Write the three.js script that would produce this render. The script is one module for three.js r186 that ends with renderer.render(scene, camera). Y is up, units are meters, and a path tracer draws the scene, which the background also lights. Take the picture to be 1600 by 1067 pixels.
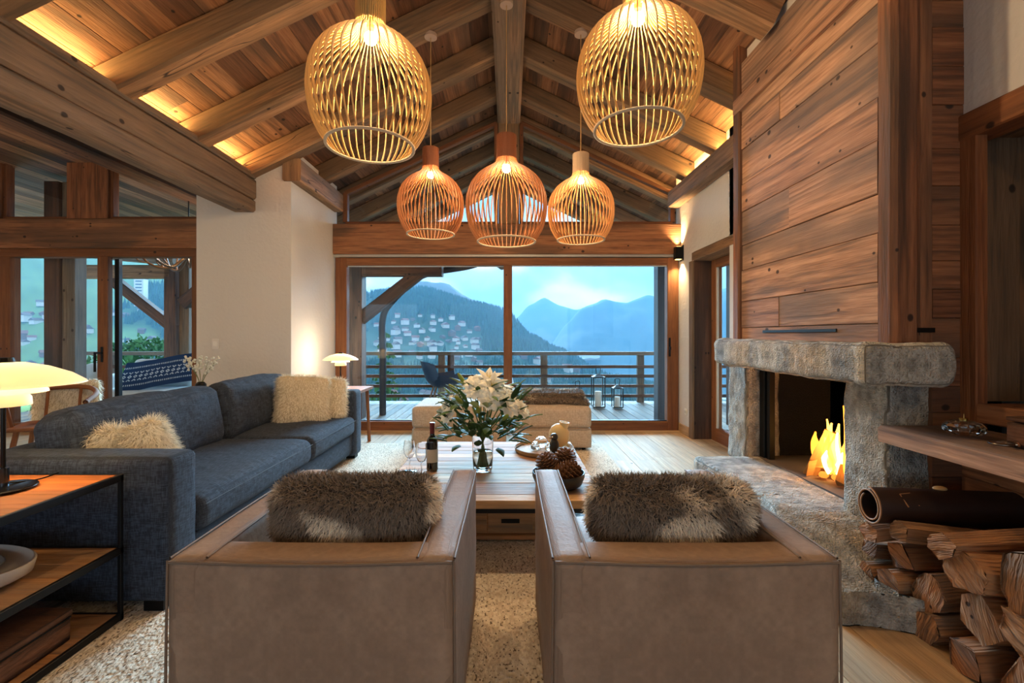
import * as THREE from 'three';
import { RectAreaLightUniformsLib } from 'three/addons/lights/RectAreaLightUniformsLib.js';
import { mergeGeometries, mergeVertices, toCreasedNormals } from 'three/addons/utils/BufferGeometryUtils.js';
import { MeshSurfaceSampler } from 'three/addons/math/MeshSurfaceSampler.js';

// ---------- camera, sky, light, exposure (x right, y up, the camera looks along -z; "D" below is distance in front of the camera, z = -D)
const scene = new THREE.Scene();
const camera = new THREE.PerspectiveCamera(2 * Math.atan(533.5 / 711) * 180 / Math.PI, 1600 / 1067, 0.05, 20000);
camera.position.set(0, 1.28, 0);
camera.setViewOffset(1600, 1067, 5, 9.5, 1600, 1067);
const renderer = new THREE.WebGLRenderer();
renderer.toneMapping = THREE.LinearToneMapping;
renderer.toneMappingExposure = 1.65;
renderer.shadowMap.enabled = true;
RectAreaLightUniformsLib.init();

function mulberry(a) { return () => { a = (a + 0x6d2b79f5) | 0; let t = Math.imul(a ^ (a >>> 15), 1 | a); t = (t + Math.imul(t ^ (t >>> 7), 61 | t)) ^ t; return ((t ^ (t >>> 14)) >>> 0) / 4294967296; }; }
const R = mulberry(7);
const rr = (a, b) => a + (b - a) * R();
const V = (x, y, z) => new THREE.Vector3(x, y, z);
const clamp = THREE.MathUtils.clamp, lerp = THREE.MathUtils.lerp;
const sstep = (x, a, b) => THREE.MathUtils.smoothstep(x, a, b);
// value noise
const PERM = new Uint8Array(512); { const r = mulberry(3); const p = [...Array(256).keys()]; for (let i = 255; i > 0; i--) { const j = Math.floor(r() * (i + 1)); [p[i], p[j]] = [p[j], p[i]]; } for (let i = 0; i < 512; i++) PERM[i] = p[i & 255]; }
const fade = (t) => t * t * (3 - 2 * t);
function n2(x, y) { const xi = Math.floor(x), yi = Math.floor(y), u = fade(x - xi), v = fade(y - yi), X = xi & 255, Y = yi & 255, X1 = (X + 1) & 255, Y1 = (Y + 1) & 255;
  const a = PERM[PERM[X] + Y], b = PERM[PERM[X1] + Y], c = PERM[PERM[X] + Y1], d = PERM[PERM[X1] + Y1];
  return ((a + (b - a) * u) * (1 - v) + (c + (d - c) * u) * v) / 255; }
function n3(x, y, z) { const zi = Math.floor(z), w = fade(z - zi); return n2(x + PERM[zi & 255] * 1.7, y + zi * 7.3) * (1 - w) + n2(x + PERM[(zi + 1) & 255] * 1.7, y + (zi + 1) * 7.3) * w; }
function fbm2(x, y, o = 4) { let s = 0, a = .5, t = 0; for (let i = 0; i < o; i++) { s += a * n2(x, y); t += a; a *= .5; x = x * 2.03 + 11.3; y = y * 2.03 + 5.7; } return s / t; }
function fbm3(x, y, z, o = 3) { let s = 0, a = .5, t = 0; for (let i = 0; i < o; i++) { s += a * n3(x, y, z); t += a; a *= .5; x = x * 2.03 + 11.3; y = y * 2.03 + 5.7; z = z * 2.03 + 3.1; } return s / t; }

// the evening sky: pale blue-grey with soft bands of cloud, the same all round
{
  const W = 1024, H = 512, data = new Float32Array(W * H * 4);
  for (let j = 0; j < H; j++) {
    const el = ((j + .5) / H - .5) * Math.PI, up = Math.max(0, Math.sin(el));
    for (let i = 0; i < W; i++) {
      const az = ((i + .5) / W) * 2 * Math.PI;
      const cx = Math.cos(az) * 3.1, cz = Math.sin(az) * 3.1;
      const c = fbm3(cx * 2.2 + 3, up * 16 + 2, cz * 2.2, 5), c2 = fbm3(cx * 1.1 + 9, up * 7 + 5, cz * 1.1, 4);
      const cloud = sstep(c, .46, .62), dark = sstep(c2, .44, .62);
      const g = Math.pow(up, .45);
      const base = [lerp(.42, .20, g), lerp(.56, .36, g), lerp(.64, .52, g)];
      const cl = [.74, .76, .76], dk = [.1, .17, .25];
      const o = (j * W + i) * 4;
      for (let k = 0; k < 3; k++) { let v = lerp(base[k], cl[k], cloud * .75); v = lerp(v, dk[k], dark * .85); data[o + k] = v; }
      data[o + 3] = 1;
    }
  }
  const t = new THREE.DataTexture(data, W, H, THREE.RGBAFormat, THREE.FloatType);
  t.mapping = THREE.EquirectangularReflectionMapping; t.magFilter = THREE.LinearFilter; t.needsUpdate = true;
  scene.background = t; scene.environment = t;
  scene.backgroundIntensity = 2.4; scene.environmentIntensity = 2.4;
}
// unseen brighter overcast sky low over the valley, placed to light the room
const softDaylight = new THREE.DirectionalLight(new THREE.Color().setRGB(.38, .72, 1.0), 17);
softDaylight.position.set(2, 24, -80); softDaylight.target.position.set(0, 0, 0);
softDaylight.castShadow = true; softDaylight.shadow.radius = 70; softDaylight.shadow.mapSize.set(2048, 2048);
Object.assign(softDaylight.shadow.camera, { left: -14, right: 14, top: 14, bottom: -14, near: 1, far: 200 });
scene.add(softDaylight, softDaylight.target);

// ---------- helpers
const taken = {};
const numbered = (n) => { const k = taken[n] = (taken[n] ?? -1) + 1; return k ? n + '_' + String(k).padStart(3, '0') : n; };
function shadow(o) { o.castShadow = o.receiveShadow = true; return o; }
function thing(name, label, category, pos = [0, 0, 0], group, turn = 0) {
  const g = new THREE.Group(); g.name = numbered(name); g.position.set(...pos); g.rotation.y = turn; g.userData = { label, category };
  if (group) g.userData.group = group; scene.add(g); return g;
}
function struct(name, label, category = 'structure') { const g = new THREE.Group(); g.name = name; g.userData = { kind: 'structure', label, category }; scene.add(g); return g; }
function part(parent, name, geo, mat, pos, rot) {
  const m = shadow(new THREE.Mesh(geo, mat)); m.name = name;
  if (pos) m.position.set(...pos); if (rot) m.rotation.set(...rot); parent.add(m); return m;
}
function tag(o, label, category, group) { Object.assign(o.userData, { label, category }); if (group) o.userData.group = group; return o; }
function solo(name, label, category, geo, mat, pos, group, rot) { const m = part(scene, numbered(name), geo, mat, pos, rot); tag(m, label, category, group); return m; }
// rounded bar along +x from 0 to len, h in y and w in z, grain along x; u = metres / 4, v = metres round the section
function beamGeo(len, w, h, { bevel = .006, seg = 1, rough = 0, seed = 0, uo = R(), vo = R() } = {}) {
  const b = Math.min(bevel, w * .45, h * .45), hw = w / 2, hh = h / 2;
  const prof = [[-hh, -hw + b], [-hh, hw - b], [-hh + b, hw], [hh - b, hw], [hh, hw - b], [hh, -hw + b], [hh - b, -hw], [-hh + b, -hw]];
  const pos = [], uv = [], idx = [];
  const ring = (s, k) => { const x = len * s / seg, p = prof[k]; if (!rough) return [x, p[0], p[1]];
    const a = fbm3(x * 1.3 + seed, p[0] * 4 + 3, p[1] * 4 + seed, 3) - .5, c = fbm3(x * 1.1 + seed + 40, p[0] * 3, p[1] * 3 + 9, 3) - .5; return [x, p[0] + a * rough * 2, p[1] + c * rough * 2]; };
  let per = 0;
  for (let k = 0; k < 8; k++) {
    const k2 = (k + 1) % 8, l = Math.hypot(prof[k2][0] - prof[k][0], prof[k2][1] - prof[k][1]), base = pos.length / 3;
    for (let s = 0; s <= seg; s++) { const A = ring(s, k), B = ring(s, k2); pos.push(...A, ...B); uv.push(A[0] / 4 + uo, per + vo, B[0] / 4 + uo, per + l + vo); }
    for (let s = 0; s < seg; s++) { const a = base + s * 2; idx.push(a, a + 2, a + 1, a + 1, a + 2, a + 3); }
    per += l;
  }
  for (const [s, flip] of [[0, 0], [seg, 1]]) { const base = pos.length / 3; for (let k = 0; k < 8; k++) { const A = ring(s, k); pos.push(...A); uv.push(A[1] * .25 + uo, A[2] + vo); } for (let k = 1; k < 7; k++) flip ? idx.push(base, base + k + 1, base + k) : idx.push(base, base + k, base + k + 1); }
  const g = new THREE.BufferGeometry(); g.setAttribute('position', new THREE.Float32BufferAttribute(pos, 3)); g.setAttribute('uv', new THREE.Float32BufferAttribute(uv, 2)); 
  // orient outwards
  g.setIndex(idx); g.computeVertexNormals(); const n = g.attributes.normal, P = g.attributes.position;
  let s = 0; for (let i = 0; i < 16; i++) s += n.getY(i) * P.getY(i) + n.getZ(i) * P.getZ(i);
  if (s < 0) { for (let i = 0; i < idx.length; i += 3) [idx[i], idx[i + 1]] = [idx[i + 1], idx[i]]; g.setIndex(idx); g.computeVertexNormals(); }
  return g;
}
// bar between two points; w across (horizontal), h along the up hint
function bar(parent, name, a, b, w, h, mat, o = {}) {
  const d = b.clone().sub(a), len = d.length(); d.normalize();
  const up0 = o.up ?? V(0, 1, 0), z = d.clone().cross(up0); if (z.length() < 1e-4) z.set(0, 0, 1); z.normalize(); const y = z.clone().cross(d);
  const m = part(parent, name, beamGeo(len, w, h, o), mat); m.position.copy(a); m.quaternion.setFromRotationMatrix(new THREE.Matrix4().makeBasis(d, y, z)); return m;
}
// box given by its corners; the grain runs along the named axis
function box(parent, name, x0, x1, y0, y1, z0, z1, mat, axis = 'x', o = {}) {
  const cx = (x0 + x1) / 2, cy = (y0 + y1) / 2, cz = (z0 + z1) / 2;
  if (axis === 'x') return bar(parent, name, V(x0, cy, cz), V(x1, cy, cz), z1 - z0, y1 - y0, mat, o);
  if (axis === 'z') return bar(parent, name, V(cx, cy, z0), V(cx, cy, z1), x1 - x0, y1 - y0, mat, o);
  return bar(parent, name, V(cx, y0, cz), V(cx, y1, cz), x1 - x0, z1 - z0, mat, { ...o, up: V(0, 0, 1) });
}
const pick = (a) => a[Math.floor(R() * a.length)];
function triplanar(g, s = 1) { const p = g.attributes.position, n = g.attributes.normal, uv = new Float32Array(p.count * 2);
  for (let i = 0; i < p.count; i++) { const ax = Math.abs(n.getX(i)), ay = Math.abs(n.getY(i)), az = Math.abs(n.getZ(i)); let u, v; if (ax >= ay && ax >= az) { u = p.getZ(i); v = p.getY(i); } else if (ay >= az) { u = p.getX(i); v = p.getZ(i); } else { u = p.getX(i); v = p.getY(i); } uv[i * 2] = u / s; uv[i * 2 + 1] = v / s; }
  g.setAttribute('uv', new THREE.BufferAttribute(uv, 2)); return g; }
// soft block: rounded box w x h x d centred at the origin, faces puffed out, creased with noise
function softBox(w, h, d, { r = .03, puff = [0, 0, 0], wrinkle = 0, wscale = 8, seed = 0, n = 14, uv = 1, shape } = {}) {
  const g0 = new THREE.BoxGeometry(w, h, d, Math.max(4, Math.round(n * Math.min(2, w / .5))), Math.max(4, Math.round(n * Math.min(2, h / .5))), Math.max(4, Math.round(n * Math.min(2, d / .5))));
  g0.deleteAttribute('uv'); g0.deleteAttribute('normal'); const g = mergeVertices(g0, 1e-5), p = g.attributes.position, v = V(0, 0, 0), q = V(0, 0, 0), H = [w / 2, h / 2, d / 2];
  r = Math.min(r, w / 2.01, h / 2.01, d / 2.01);
  for (let i = 0; i < p.count; i++) {
    v.fromBufferAttribute(p, i); q.set(clamp(v.x, -H[0] + r, H[0] - r), clamp(v.y, -H[1] + r, H[1] - r), clamp(v.z, -H[2] + r, H[2] - r));
    const dir = v.clone().sub(q); if (dir.lengthSq() > 1e-12) dir.normalize(); const u = [v.x / H[0], v.y / H[1], v.z / H[2]];
    const out = q.clone().addScaledVector(dir, r), f = u.map((x) => 1 - x * x);
    out.x += Math.sign(u[0]) * puff[0] * f[1] * f[2] * Math.abs(u[0]); out.y += Math.sign(u[1]) * puff[1] * f[0] * f[2] * Math.abs(u[1]); out.z += Math.sign(u[2]) * puff[2] * f[0] * f[1] * Math.abs(u[2]);
    if (wrinkle) { const k = (fbm3(v.x * wscale + seed, v.y * wscale * 1.3 + 7, v.z * wscale + seed * 2, 3) - .5) * 2 * wrinkle; out.addScaledVector(dir.lengthSq() ? dir : v.clone().normalize(), k); }
    if (shape) shape(out, u);
    p.setXYZ(i, out.x, out.y, out.z);
  }
  g.computeVertexNormals(); return triplanar(g, uv);
}
function lathe(pts, seg = 32) { return new THREE.LatheGeometry(pts.map(([r, y]) => new THREE.Vector2(Math.max(r, 1e-4), y)), seg); }
function tube(pts, r, seg = 24, rad = 8, closed = false) { return new THREE.TubeGeometry(new THREE.CatmullRomCurve3(pts.map((p) => Array.isArray(p) ? V(...p) : p), closed), seg, r, rad, closed); }
function cyl(r0, r1, h, seg = 24) { const g = new THREE.CylinderGeometry(r1, r0, h, seg); g.translate(0, h / 2, 0); return g; }
function moved(g, x = 0, y = 0, z = 0, rx = 0, ry = 0, rz = 0, s = 1) { const c = g.clone(); c.applyMatrix4(new THREE.Matrix4().compose(V(x, y, z), new THREE.Quaternion().setFromEuler(new THREE.Euler(rx, ry, rz)), Array.isArray(s) ? V(...s) : V(s, s, s))); return c; }
function merge(list) { return mergeGeometries(list.map((g) => { const c = g.index ? g.toNonIndexed() : g.clone(); for (const k of Object.keys(c.attributes)) if (!['position', 'normal', 'uv'].includes(k)) c.deleteAttribute(k); if (!c.attributes.uv) triplanar(c); return c; })); }
function roughStone(w, h, d, seg, amp, { seed = 0, scale = 6, r = .03, shape } = {}) { return softBox(w, h, d, { r, n: seg, wrinkle: 0, shape: (o, u) => { const n = V(Math.sign(u[0]) * Math.pow(Math.abs(u[0]), 8), Math.sign(u[1]) * Math.pow(Math.abs(u[1]), 8), Math.sign(u[2]) * Math.pow(Math.abs(u[2]), 8)).normalize(); const k = (fbm3(o.x * scale + seed, o.y * scale + 3, o.z * scale + seed, 4) - .5) * 2 * amp + (fbm3(o.x * scale * .3 + seed, o.y * scale * .3, o.z * scale * .3, 2) - .5) * amp * 2; o.addScaledVector(n, k); if (shape) shape(o, u); } }); }

// ---------- materials
function texture(w, h, f, srgb = true, wrap = THREE.MirroredRepeatWrapping) {
  const d = new Uint8Array(w * h * 4); const c = [0, 0, 0];
  for (let j = 0; j < h; j++) for (let i = 0; i < w; i++) { f((i + .5) / w, (j + .5) / h, c); const o = (j * w + i) * 4; d[o] = clamp(c[0], 0, 1) * 255; d[o + 1] = clamp(c[1], 0, 1) * 255; d[o + 2] = clamp(c[2], 0, 1) * 255; d[o + 3] = 255; }
  const t = new THREE.DataTexture(d, w, h); t.wrapS = t.wrapT = wrap; t.magFilter = THREE.LinearFilter; t.minFilter = THREE.LinearMipmapLinearFilter; if (srgb) t.colorSpace = THREE.SRGBColorSpace; t.needsUpdate = true; return t;
}
const hex = (h) => [(h >> 16 & 255) / 255, (h >> 8 & 255) / 255, (h & 255) / 255];
const mixc = (a, b, t, o) => { for (let k = 0; k < 3; k++) o[k] = a[k] + (b[k] - a[k]) * t; return o; };
// timber texture covering 4 m along the grain and 1 m across
function timber(seed, light, dark, stain, { rings = 34, knots = 14, stains = .5, cracks = .5 } = {}) {
  const W = 1024, H = 512, L = hex(light), Dk = hex(dark), S = hex(stain), r = mulberry(seed), hgt = new Float32Array(W * H), col = new Float32Array(W * H * 3), tmp = [0, 0, 0];
  const K = [...Array(knots)].map(() => [r() * 4, r(), .006 + r() * .013]);
  for (let j = 0; j < H; j++) for (let i = 0; i < W; i++) {
    const x = (i + .5) / W * 4, y = (j + .5) / H; let t = y + .05 * (fbm2(x * .9 + seed, y * 2.5, 3) - .5) + .012 * (fbm2(x * 4 + seed, y * 10, 2) - .5), kn = 0;
    for (const [kx, ky, ks] of K) { const dx = (x - kx) / (ks * 7), dy = (y - ky) / (ks * 2.6); const e = dx * dx + dy * dy; if (e < 9) { t += (y > ky ? 1 : -1) * ks * 1.5 * Math.exp(-e) ; const e2 = ((x - kx) ** 2 / 1.7 + (y - ky) ** 2) / (ks * ks); kn = Math.max(kn, 1 - sstep(e2, .35, 1.3)); } }
    const ph = t * rings * (1 + .0) + 1.5 * fbm2(x * .5 + seed, y * 5, 2); let ring = ph - Math.floor(ph); ring = ring * ring * (1 - sstep(ring, .9, 1));
    const fib = n2(x * 16 + seed, y * 230), fib2 = n2(x * 18, y * 420 + seed), patch = fbm2(x * .8 + seed * 3, y * 3.5, 4), fine = fbm2(x * 3 + seed, y * 26, 3);
    const crack = cracks * (1 - sstep(Math.abs(fbm2(x * .55 + seed * 1.3, y * 9 + 2, 3) - .5), .0, .006)) * sstep(n2(x * .7 + 3, y * 4 + seed), .5, .7);
    const streak = .6 * fbm2(x * 3.2 + seed * 2, y * 60, 4) + .4 * fbm2(x * 1.0 + seed, y * 24, 3), amp = .08 + .5 * sstep(fbm2(x * .45 + seed * 5, y * 2.2, 2), .42, .66); let k = ring * amp + fib * .22 + (fib2 - .5) * .2 + (streak - .44) * 1.5 + (fine - .5) * .5 + .12; mixc(L, Dk, clamp(k, 0, 1), tmp);
    mixc(tmp, S, clamp((sstep(patch, .48, .7) * .8 + sstep(streak, .56, .72) * .5) * stains, 0, 1), tmp);
    const m = (1 - kn * .62) * (1 - crack * .75) * (.86 + .28 * fine); const o = j * W + i;
    col[o * 3] = tmp[0] * m; col[o * 3 + 1] = tmp[1] * m * (1 - kn * .1); col[o * 3 + 2] = tmp[2] * m * (1 - kn * .2); hgt[o] = clamp(.75 - ring * amp * .6 - (fib - .5) * .3 - (streak - .5) * .6 - kn * .1 - crack * .6, 0, 1);
  }
  const f = (u, v, c, a, n) => { };
  const mk = (get, srgb) => { let i = 0; return texture(W, H, (u, v, c) => { get(i++, c); }, srgb); };
  return { map: mk((i, c) => { c[0] = col[i * 3]; c[1] = col[i * 3 + 1]; c[2] = col[i * 3 + 2]; }, true), bump: mk((i, c) => { c[0] = c[1] = c[2] = hgt[i]; }, false) };
}
function std(o) { return new THREE.MeshStandardMaterial(o); }
function phys(o) { return new THREE.MeshPhysicalMaterial(o); }
const lin = (r, g, b) => new THREE.Color().setRGB(r, g, b);
// several boards' worth of one timber: the same grain, each tree a little different in tone
function woods(T, tints, rough = .75, bump = .004, extra = {}) { return tints.map((c) => std({ map: T.map, bumpMap: T.bump, bumpScale: bump, color: new THREE.Color(c), roughness: rough, ...extra })); }
const T_old = timber(11, 0xc4a48a, 0x785a46, 0x665c58, { stains: .8, cracks: 1, knots: 26 });
const T_grey = timber(23, 0xc4a88e, 0x7e6650, 0x6e675f, { stains: .75, cracks: 1, knots: 12, rings: 26 });
const T_larch = timber(37, 0xb08a68, 0x7a563a, 0x8c684c, { stains: .4, cracks: .1, knots: 9, rings: 30 });
const T_oak = timber(51, 0xcdb392, 0xa88a66, 0xb39a7a, { stains: .5, cracks: .2, knots: 6, rings: 30 });
const T_table = timber(67, 0xdcb482, 0x9c6c40, 0x96908c, { stains: .6, cracks: .6, knots: 12, rings: 22 });
const M = {
  roof: woods(T_old, [0xe8cdb6, 0xc4ab98, 0xa48a7a, 0xd4b69c, 0x987e6c]),
  rafter: woods(T_grey, [0xe8cdb0, 0xd6ba9c, 0xf6dcc0]),
  beam: woods(T_grey, [0xe6d6cc])[0],
  panel: woods(T_old, [0xfaeae0, 0xf0dcd0, 0xfff2e8, 0xe6d2c8, 0xf4e2d8]),
  post: woods(T_old, [0xe2b894, 0xd0a482, 0xc09676]),
  dark: woods(T_old, [0xa08470, 0x8c7260]),
  larch: woods(T_larch, [0xf0c8a4, 0xe0b48c]),
  frame: woods(T_larch, [0xc4a080, 0xb8957a]),
  floor: woods(T_oak, [0xffffff, 0xeee2d2, 0xf7ecdc, 0xe2d2bc]),
  deck: woods(T_grey, [0xd0d4d4, 0xbcc2c4, 0xdde0de]),
  table: woods(T_table, [0xffffff, 0xf0d8bc, 0xe0c0a0, 0xcdb8ac, 0xffe6c8]),
  consoleWood: woods(T_table, [0xe8a860])[0],
};
const plasterBump = texture(512, 512, (u, v, c) => { const k = .6 * fbm2(u * 9, v * 9, 4) + .4 * fbm2(u * 40, v * 40, 3); c[0] = c[1] = c[2] = k; }, false);
const plaster = std({ color: 0xd9d3cc, roughness: .9, bumpMap: plasterBump, bumpScale: .006 });
const steel = std({ color: 0x17181b, roughness: .45, metalness: .6 });
const blackMetal = std({ color: 0x0d0d0e, roughness: .5, metalness: .5 });
const glass = phys({ color: 0xffffff, transmission: 1, roughness: 0, thickness: 0, ior: 1.5 });
const led = std({ color: 0x332211, emissive: lin(1, .62, .2), emissiveIntensity: 3 });

// ---------- the room
const YB = (x) => 4.27 - .48 * Math.abs(x);          // underside of the rafters
const YR = (x) => 4.51 - .48 * Math.abs(x);          // underside of the roof boards
{ // floor
  const g = struct('floor', 'pale oak plank floor of the living room', 'floor');
  part(g, 'subfloor', new THREE.BoxGeometry(10.6, .1, 10.4), std({ color: 0x4a3c2e, roughness: 1 }), [-2.4, -.075, -1.1]);
  for (let x = -6.9, k = 0; x < 2.75; x += .24, k++) {
    let z = .6 - rr(0, 1.2);
    while (z > -6.12) { const l = rr(1.5, 2.4), z1 = Math.max(z - l, -6.14); if (z - z1 > .15) box(g, 'floor_board', x + .0015, Math.min(x + .2385, 2.78), -.025, 0, z1 + .001, z - .001, pick(M.floor), 'z', { bevel: .002 }); z = z1; }
  }
  box(g, 'floor_board', -7.5, 2.8, -.025, -.001, .6, 4, M.floor[0], 'z', { bevel: .002 });
}
{ // roof: boards along the room, laid over the rafters
  const g = struct('ceiling', 'sloping ceiling of reclaimed brown boards over rafters', 'ceiling');
  for (const s of [-1, 1]) {
    const end = s < 0 ? 3.05 : 2.62, w = .21 / Math.sqrt(1 + .48 * .48);
    for (let x = .02; x < end; x += w) {
      const x1 = Math.min(x + w, end), xm = (x + x1) / 2, y = YR(xm) + .014; let z = 4;
      while (z > -9.6) { let z1 = Math.max(z - rr(1.7, 3.3), -9.65); const m = bar(g, 'ceiling_board', V(s * xm, y, z - .001), V(s * xm, y, z1 + .001), .209, .028, pick(M.roof), { bevel: .003, up: V(.4327 * s, .9015, 0) }); z = z1; }
    }
    const c = part(g, 'roof_deck', new THREE.BoxGeometry(3.5, .06, 13.7), std({ color: 0x2c2119, roughness: 1 }), [s * 1.55, YR(1.55) + .07, -2.8], [0, 0, -s * Math.atan(.48)]);
  }
  const r = struct('trim_ridge', 'heavy grey ridge beam along the top of the ceiling', 'beam');
  box(r, 'ridge_beam', -.15, .15, 4.1, 4.56, -9.6, 4, M.beam, 'z', { bevel: .03, seg: 40, rough: .008 });
  for (const D of [.0, .84, 1.66, 2.48, 3.3, 4.12, 4.94, 5.76, 6.62, 7.45, 8.3, 9.2]) for (const s of [-1, 1]) {
    const e = s < 0 ? 2.98 : (D > 3.75 && D < 6.3 ? 2.28 : (D > 2 && D <= 3.75) ? 1.86 : 2.28), q = D > 6.3 ? 3.1 : e;
    const n = numbered('rafter'), t = struct(n, 'weathered timber rafter rising to the ridge beam', 'beam'); t.userData.group = 'ceiling rafters';
    const y = (x) => YB(x) + .12; bar(t, 'timber', V(s * .14, y(.14), -D + .09), V(s * q, y(q), -D + .09), .17, .215, pick(M.rafter), { bevel: .018, seg: 16, rough: .007, seed: D * 9 + s });
  }
}
{ // big purlin on the left with the light strip on it, resting on the pillar
  const g = struct('trim_purlin', 'huge weathered beam with long cracks resting on white pillar', 'beam');
  const G = M.beam; box(g, 'timber', -2.95, -2.71, 2.6, 2.735, -4.87, 4, G, 'z', { bevel: .022, seg: 90, rough: .012, seed: 5 }); box(g, 'timber', -2.95, -2.705, 2.738, 2.952, -4.87, 4, G, 'z', { bevel: .02, seg: 90, rough: .013, seed: 15 });
  box(g, 'timber', -2.93, -2.70, 2.955, 3.02, -4.87, 4, G, 'z', { bevel: .012, seg: 50, rough: .006, seed: 8 });
  const h = struct('trim_upstand', 'boards closing the gap above the large beam', 'trim'); box(h, 'board', -3.06, -2.98, 2.9, 3.62, -6.1, 4, M.dark[0], 'z');
}
function strip(name, label, x, y, D0, D1, power, tilt) {
  const t = thing(name, label, 'light strip', [x, y, -(D0 + D1) / 2], 'hidden light strips'), L = D1 - D0;
  part(t, 'profile', new THREE.BoxGeometry(.03, .008, L), steel, [0, .004, 0]); part(t, 'led_tape', new THREE.BoxGeometry(.02, .004, L), led, [0, .0105, 0]);
  const a = new THREE.RectAreaLight(lin(1, .6, .2), power, .02, L); a.position.set(0, .016, 0); a.rotation.set(Math.PI / 2, 0, 0); a.rotateY(tilt); t.add(a);
}
strip('light_strip', 'warm light strip along the top of the huge beam', -2.84, 3.022, 0, 4.8, 150, 0);
strip('light_strip', 'warm light strip on the ledge over the sconce wall', 2.215, 3.205, 3.8, 6.1, 150, 0);
{ // pillar
  const g = struct('wall_pillar', 'broad white plastered pillar behind the sofa', 'pillar');
  part(g, 'plaster', triplanar(new THREE.BoxGeometry(1.015, 3.3, 1.3)), plaster, [-2.8425, 1.65, -5.53]);
  const s = struct('trim_pillar_beam', 'short squared beam capping the pillar beside the gable window', 'beam');
  box(s, 'timber', -2.42, -2.22, 2.93, 3.17, -6.1, -4.86, M.rafter[2], 'z', { bevel: .015, seg: 8, rough: .006 });
  const sw = thing('light_switch', 'white square light switch on the pillar', 'switch', [-3.145, 1.19, -4.878]);
  part(sw, 'plate', softBox(.075, .11, .01, { r: .004, n: 4 }), std({ color: 0xe6e0da, roughness: .5 })); part(sw, 'rocker', softBox(.045, .05, .008, { r: .003, n: 4 }), std({ color: 0xf0ece6, roughness: .4 }), [0, 0, .006]);
  const ms = thing('motion_sensor', 'small white alarm sensor in the corner above the window', 'sensor', [-2.3, 2.39, -6.1]);
  part(ms, 'housing', softBox(.075, .14, .05, { r: .012, n: 5 }), std({ color: 0xe9e9e6, roughness: .5 })); part(ms, 'lens', softBox(.055, .05, .02, { r: .008, n: 5 }), std({ color: 0xd2d4d4, roughness: .3 }), [0, -.03, .02]);
}
// ---- back wall: transom, gable glass, sliding window
{
  const g = struct('trim_transom', 'broad reclaimed transom beam above the sliding window', 'beam');
  box(g, 'timber', -2.33, 2.3, 2.36, 2.76, -6.25, -6.02, M.post[0], 'x', { bevel: .012, seg: 20, rough: .004 });
  box(g, 'metal_strip', -2.33, 2.28, 2.325, 2.355, -6.2, -6.04, std({ color: 0xa9a49c, roughness: .5, metalness: .3 }), 'x', { bevel: .002 });
  const gp = struct('trim_gable_post', 'squared timber post under the ridge between the gable panes', 'post'); box(gp, 'timber', -.14, .14, 2.76, 4.12, -6.24, -6.06, M.rafter[0], 'y', { bevel: .015 });
}
function pane(parent, pts, z, name = 'pane') { const s = new THREE.Shape(pts.map(([x, y]) => new THREE.Vector2(x, y))); return part(parent, name, new THREE.ShapeGeometry(s), glass, [0, 0, z]); }
for (const s of [-1, 1]) {
  const w = struct(s < 0 ? 'window_2' : 'window_3', s < 0 ? 'triangular gable window beside the pillar beam' : 'triangular gable window beside the wall sconce', 'window');
  const a = [.17 * s, 2.8], b = [2.2 * s, 2.8], c = [2.2 * s, YB(2.2) - .02], d = [.17 * s, YB(.17) - .05], fr = M.frame[1];
  pane(w, [a, b, c, d], -6.15);
  box(w, 'window_frame', Math.min(a[0], b[0]), Math.max(a[0], b[0]), 2.76, 2.81, -6.19, -6.11, fr, 'x', { bevel: .004 });
  bar(w, 'window_frame', V(d[0], d[1], -6.15), V(c[0], c[1], -6.15), .08, .05, fr, { bevel: .004 });
  box(w, 'window_frame', .17 * s - .025, .17 * s + .025, 2.8, d[1], -6.19, -6.11, fr, 'y', { bevel: .004 });
  box(w, 'window_frame', 2.2 * s - .03, 2.2 * s + .03, 2.8, c[1], -6.19, -6.11, fr, 'y', { bevel: .004 });
}
{ // the sliding window
  const w = struct('window_1', 'wide wooden sliding window looking onto the mountains', 'window'), f = M.frame[0], z0 = -6.2, z1 = -6.08;
  box(w, 'window_frame', -2.32, -2.17, 0, 2.32, z0, z1, f, 'y', { bevel: .008 }); box(w, 'window_frame', 2.12, 2.27, 0, 2.32, z0, z1, f, 'y', { bevel: .008 });
  box(w, 'window_frame', -2.17, 2.12, 2.22, 2.32, z0, z1, f, 'x', { bevel: .008 }); box(w, 'window_frame', -2.17, 2.12, 0, .13, z0, z1, f, 'x', { bevel: .008 });
  box(w, 'mullion', -.07, .045, .13, 2.22, z0, z1, f, 'y', { bevel: .008 });
  for (const [x0, x1, z] of [[-2.17, -.07, -6.15], [.045, 2.12, -6.12]]) { pane(w, [[x0, .13], [x1, .13], [x1, 2.22], [x0, 2.22]], z); 
    box(w, 'seal', x0, x1, .13, .142, z - .012, z + .012, steel, 'x', { bevel: .001 }); box(w, 'seal', x0, x1, 2.206, 2.22, z - .012, z + .012, std({ color: 0xb9bec0, roughness: .5 }), 'x', { bevel: .001 }); }
  box(w, 'lock_plate', 2.135, 2.16, 1.0, 1.25, -6.078, -6.066, steel, 'y', { bevel: .003 }); box(w, 'handle', 2.14, 2.155, 1.09, 1.13, -6.066, -6.03, steel, 'y', { bevel: .003 });
  box(w, 'sill', -2.32, 2.28, -.02, .012, -6.08, -5.98, M.floor[1], 'x', { bevel: .004 });
}
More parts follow.
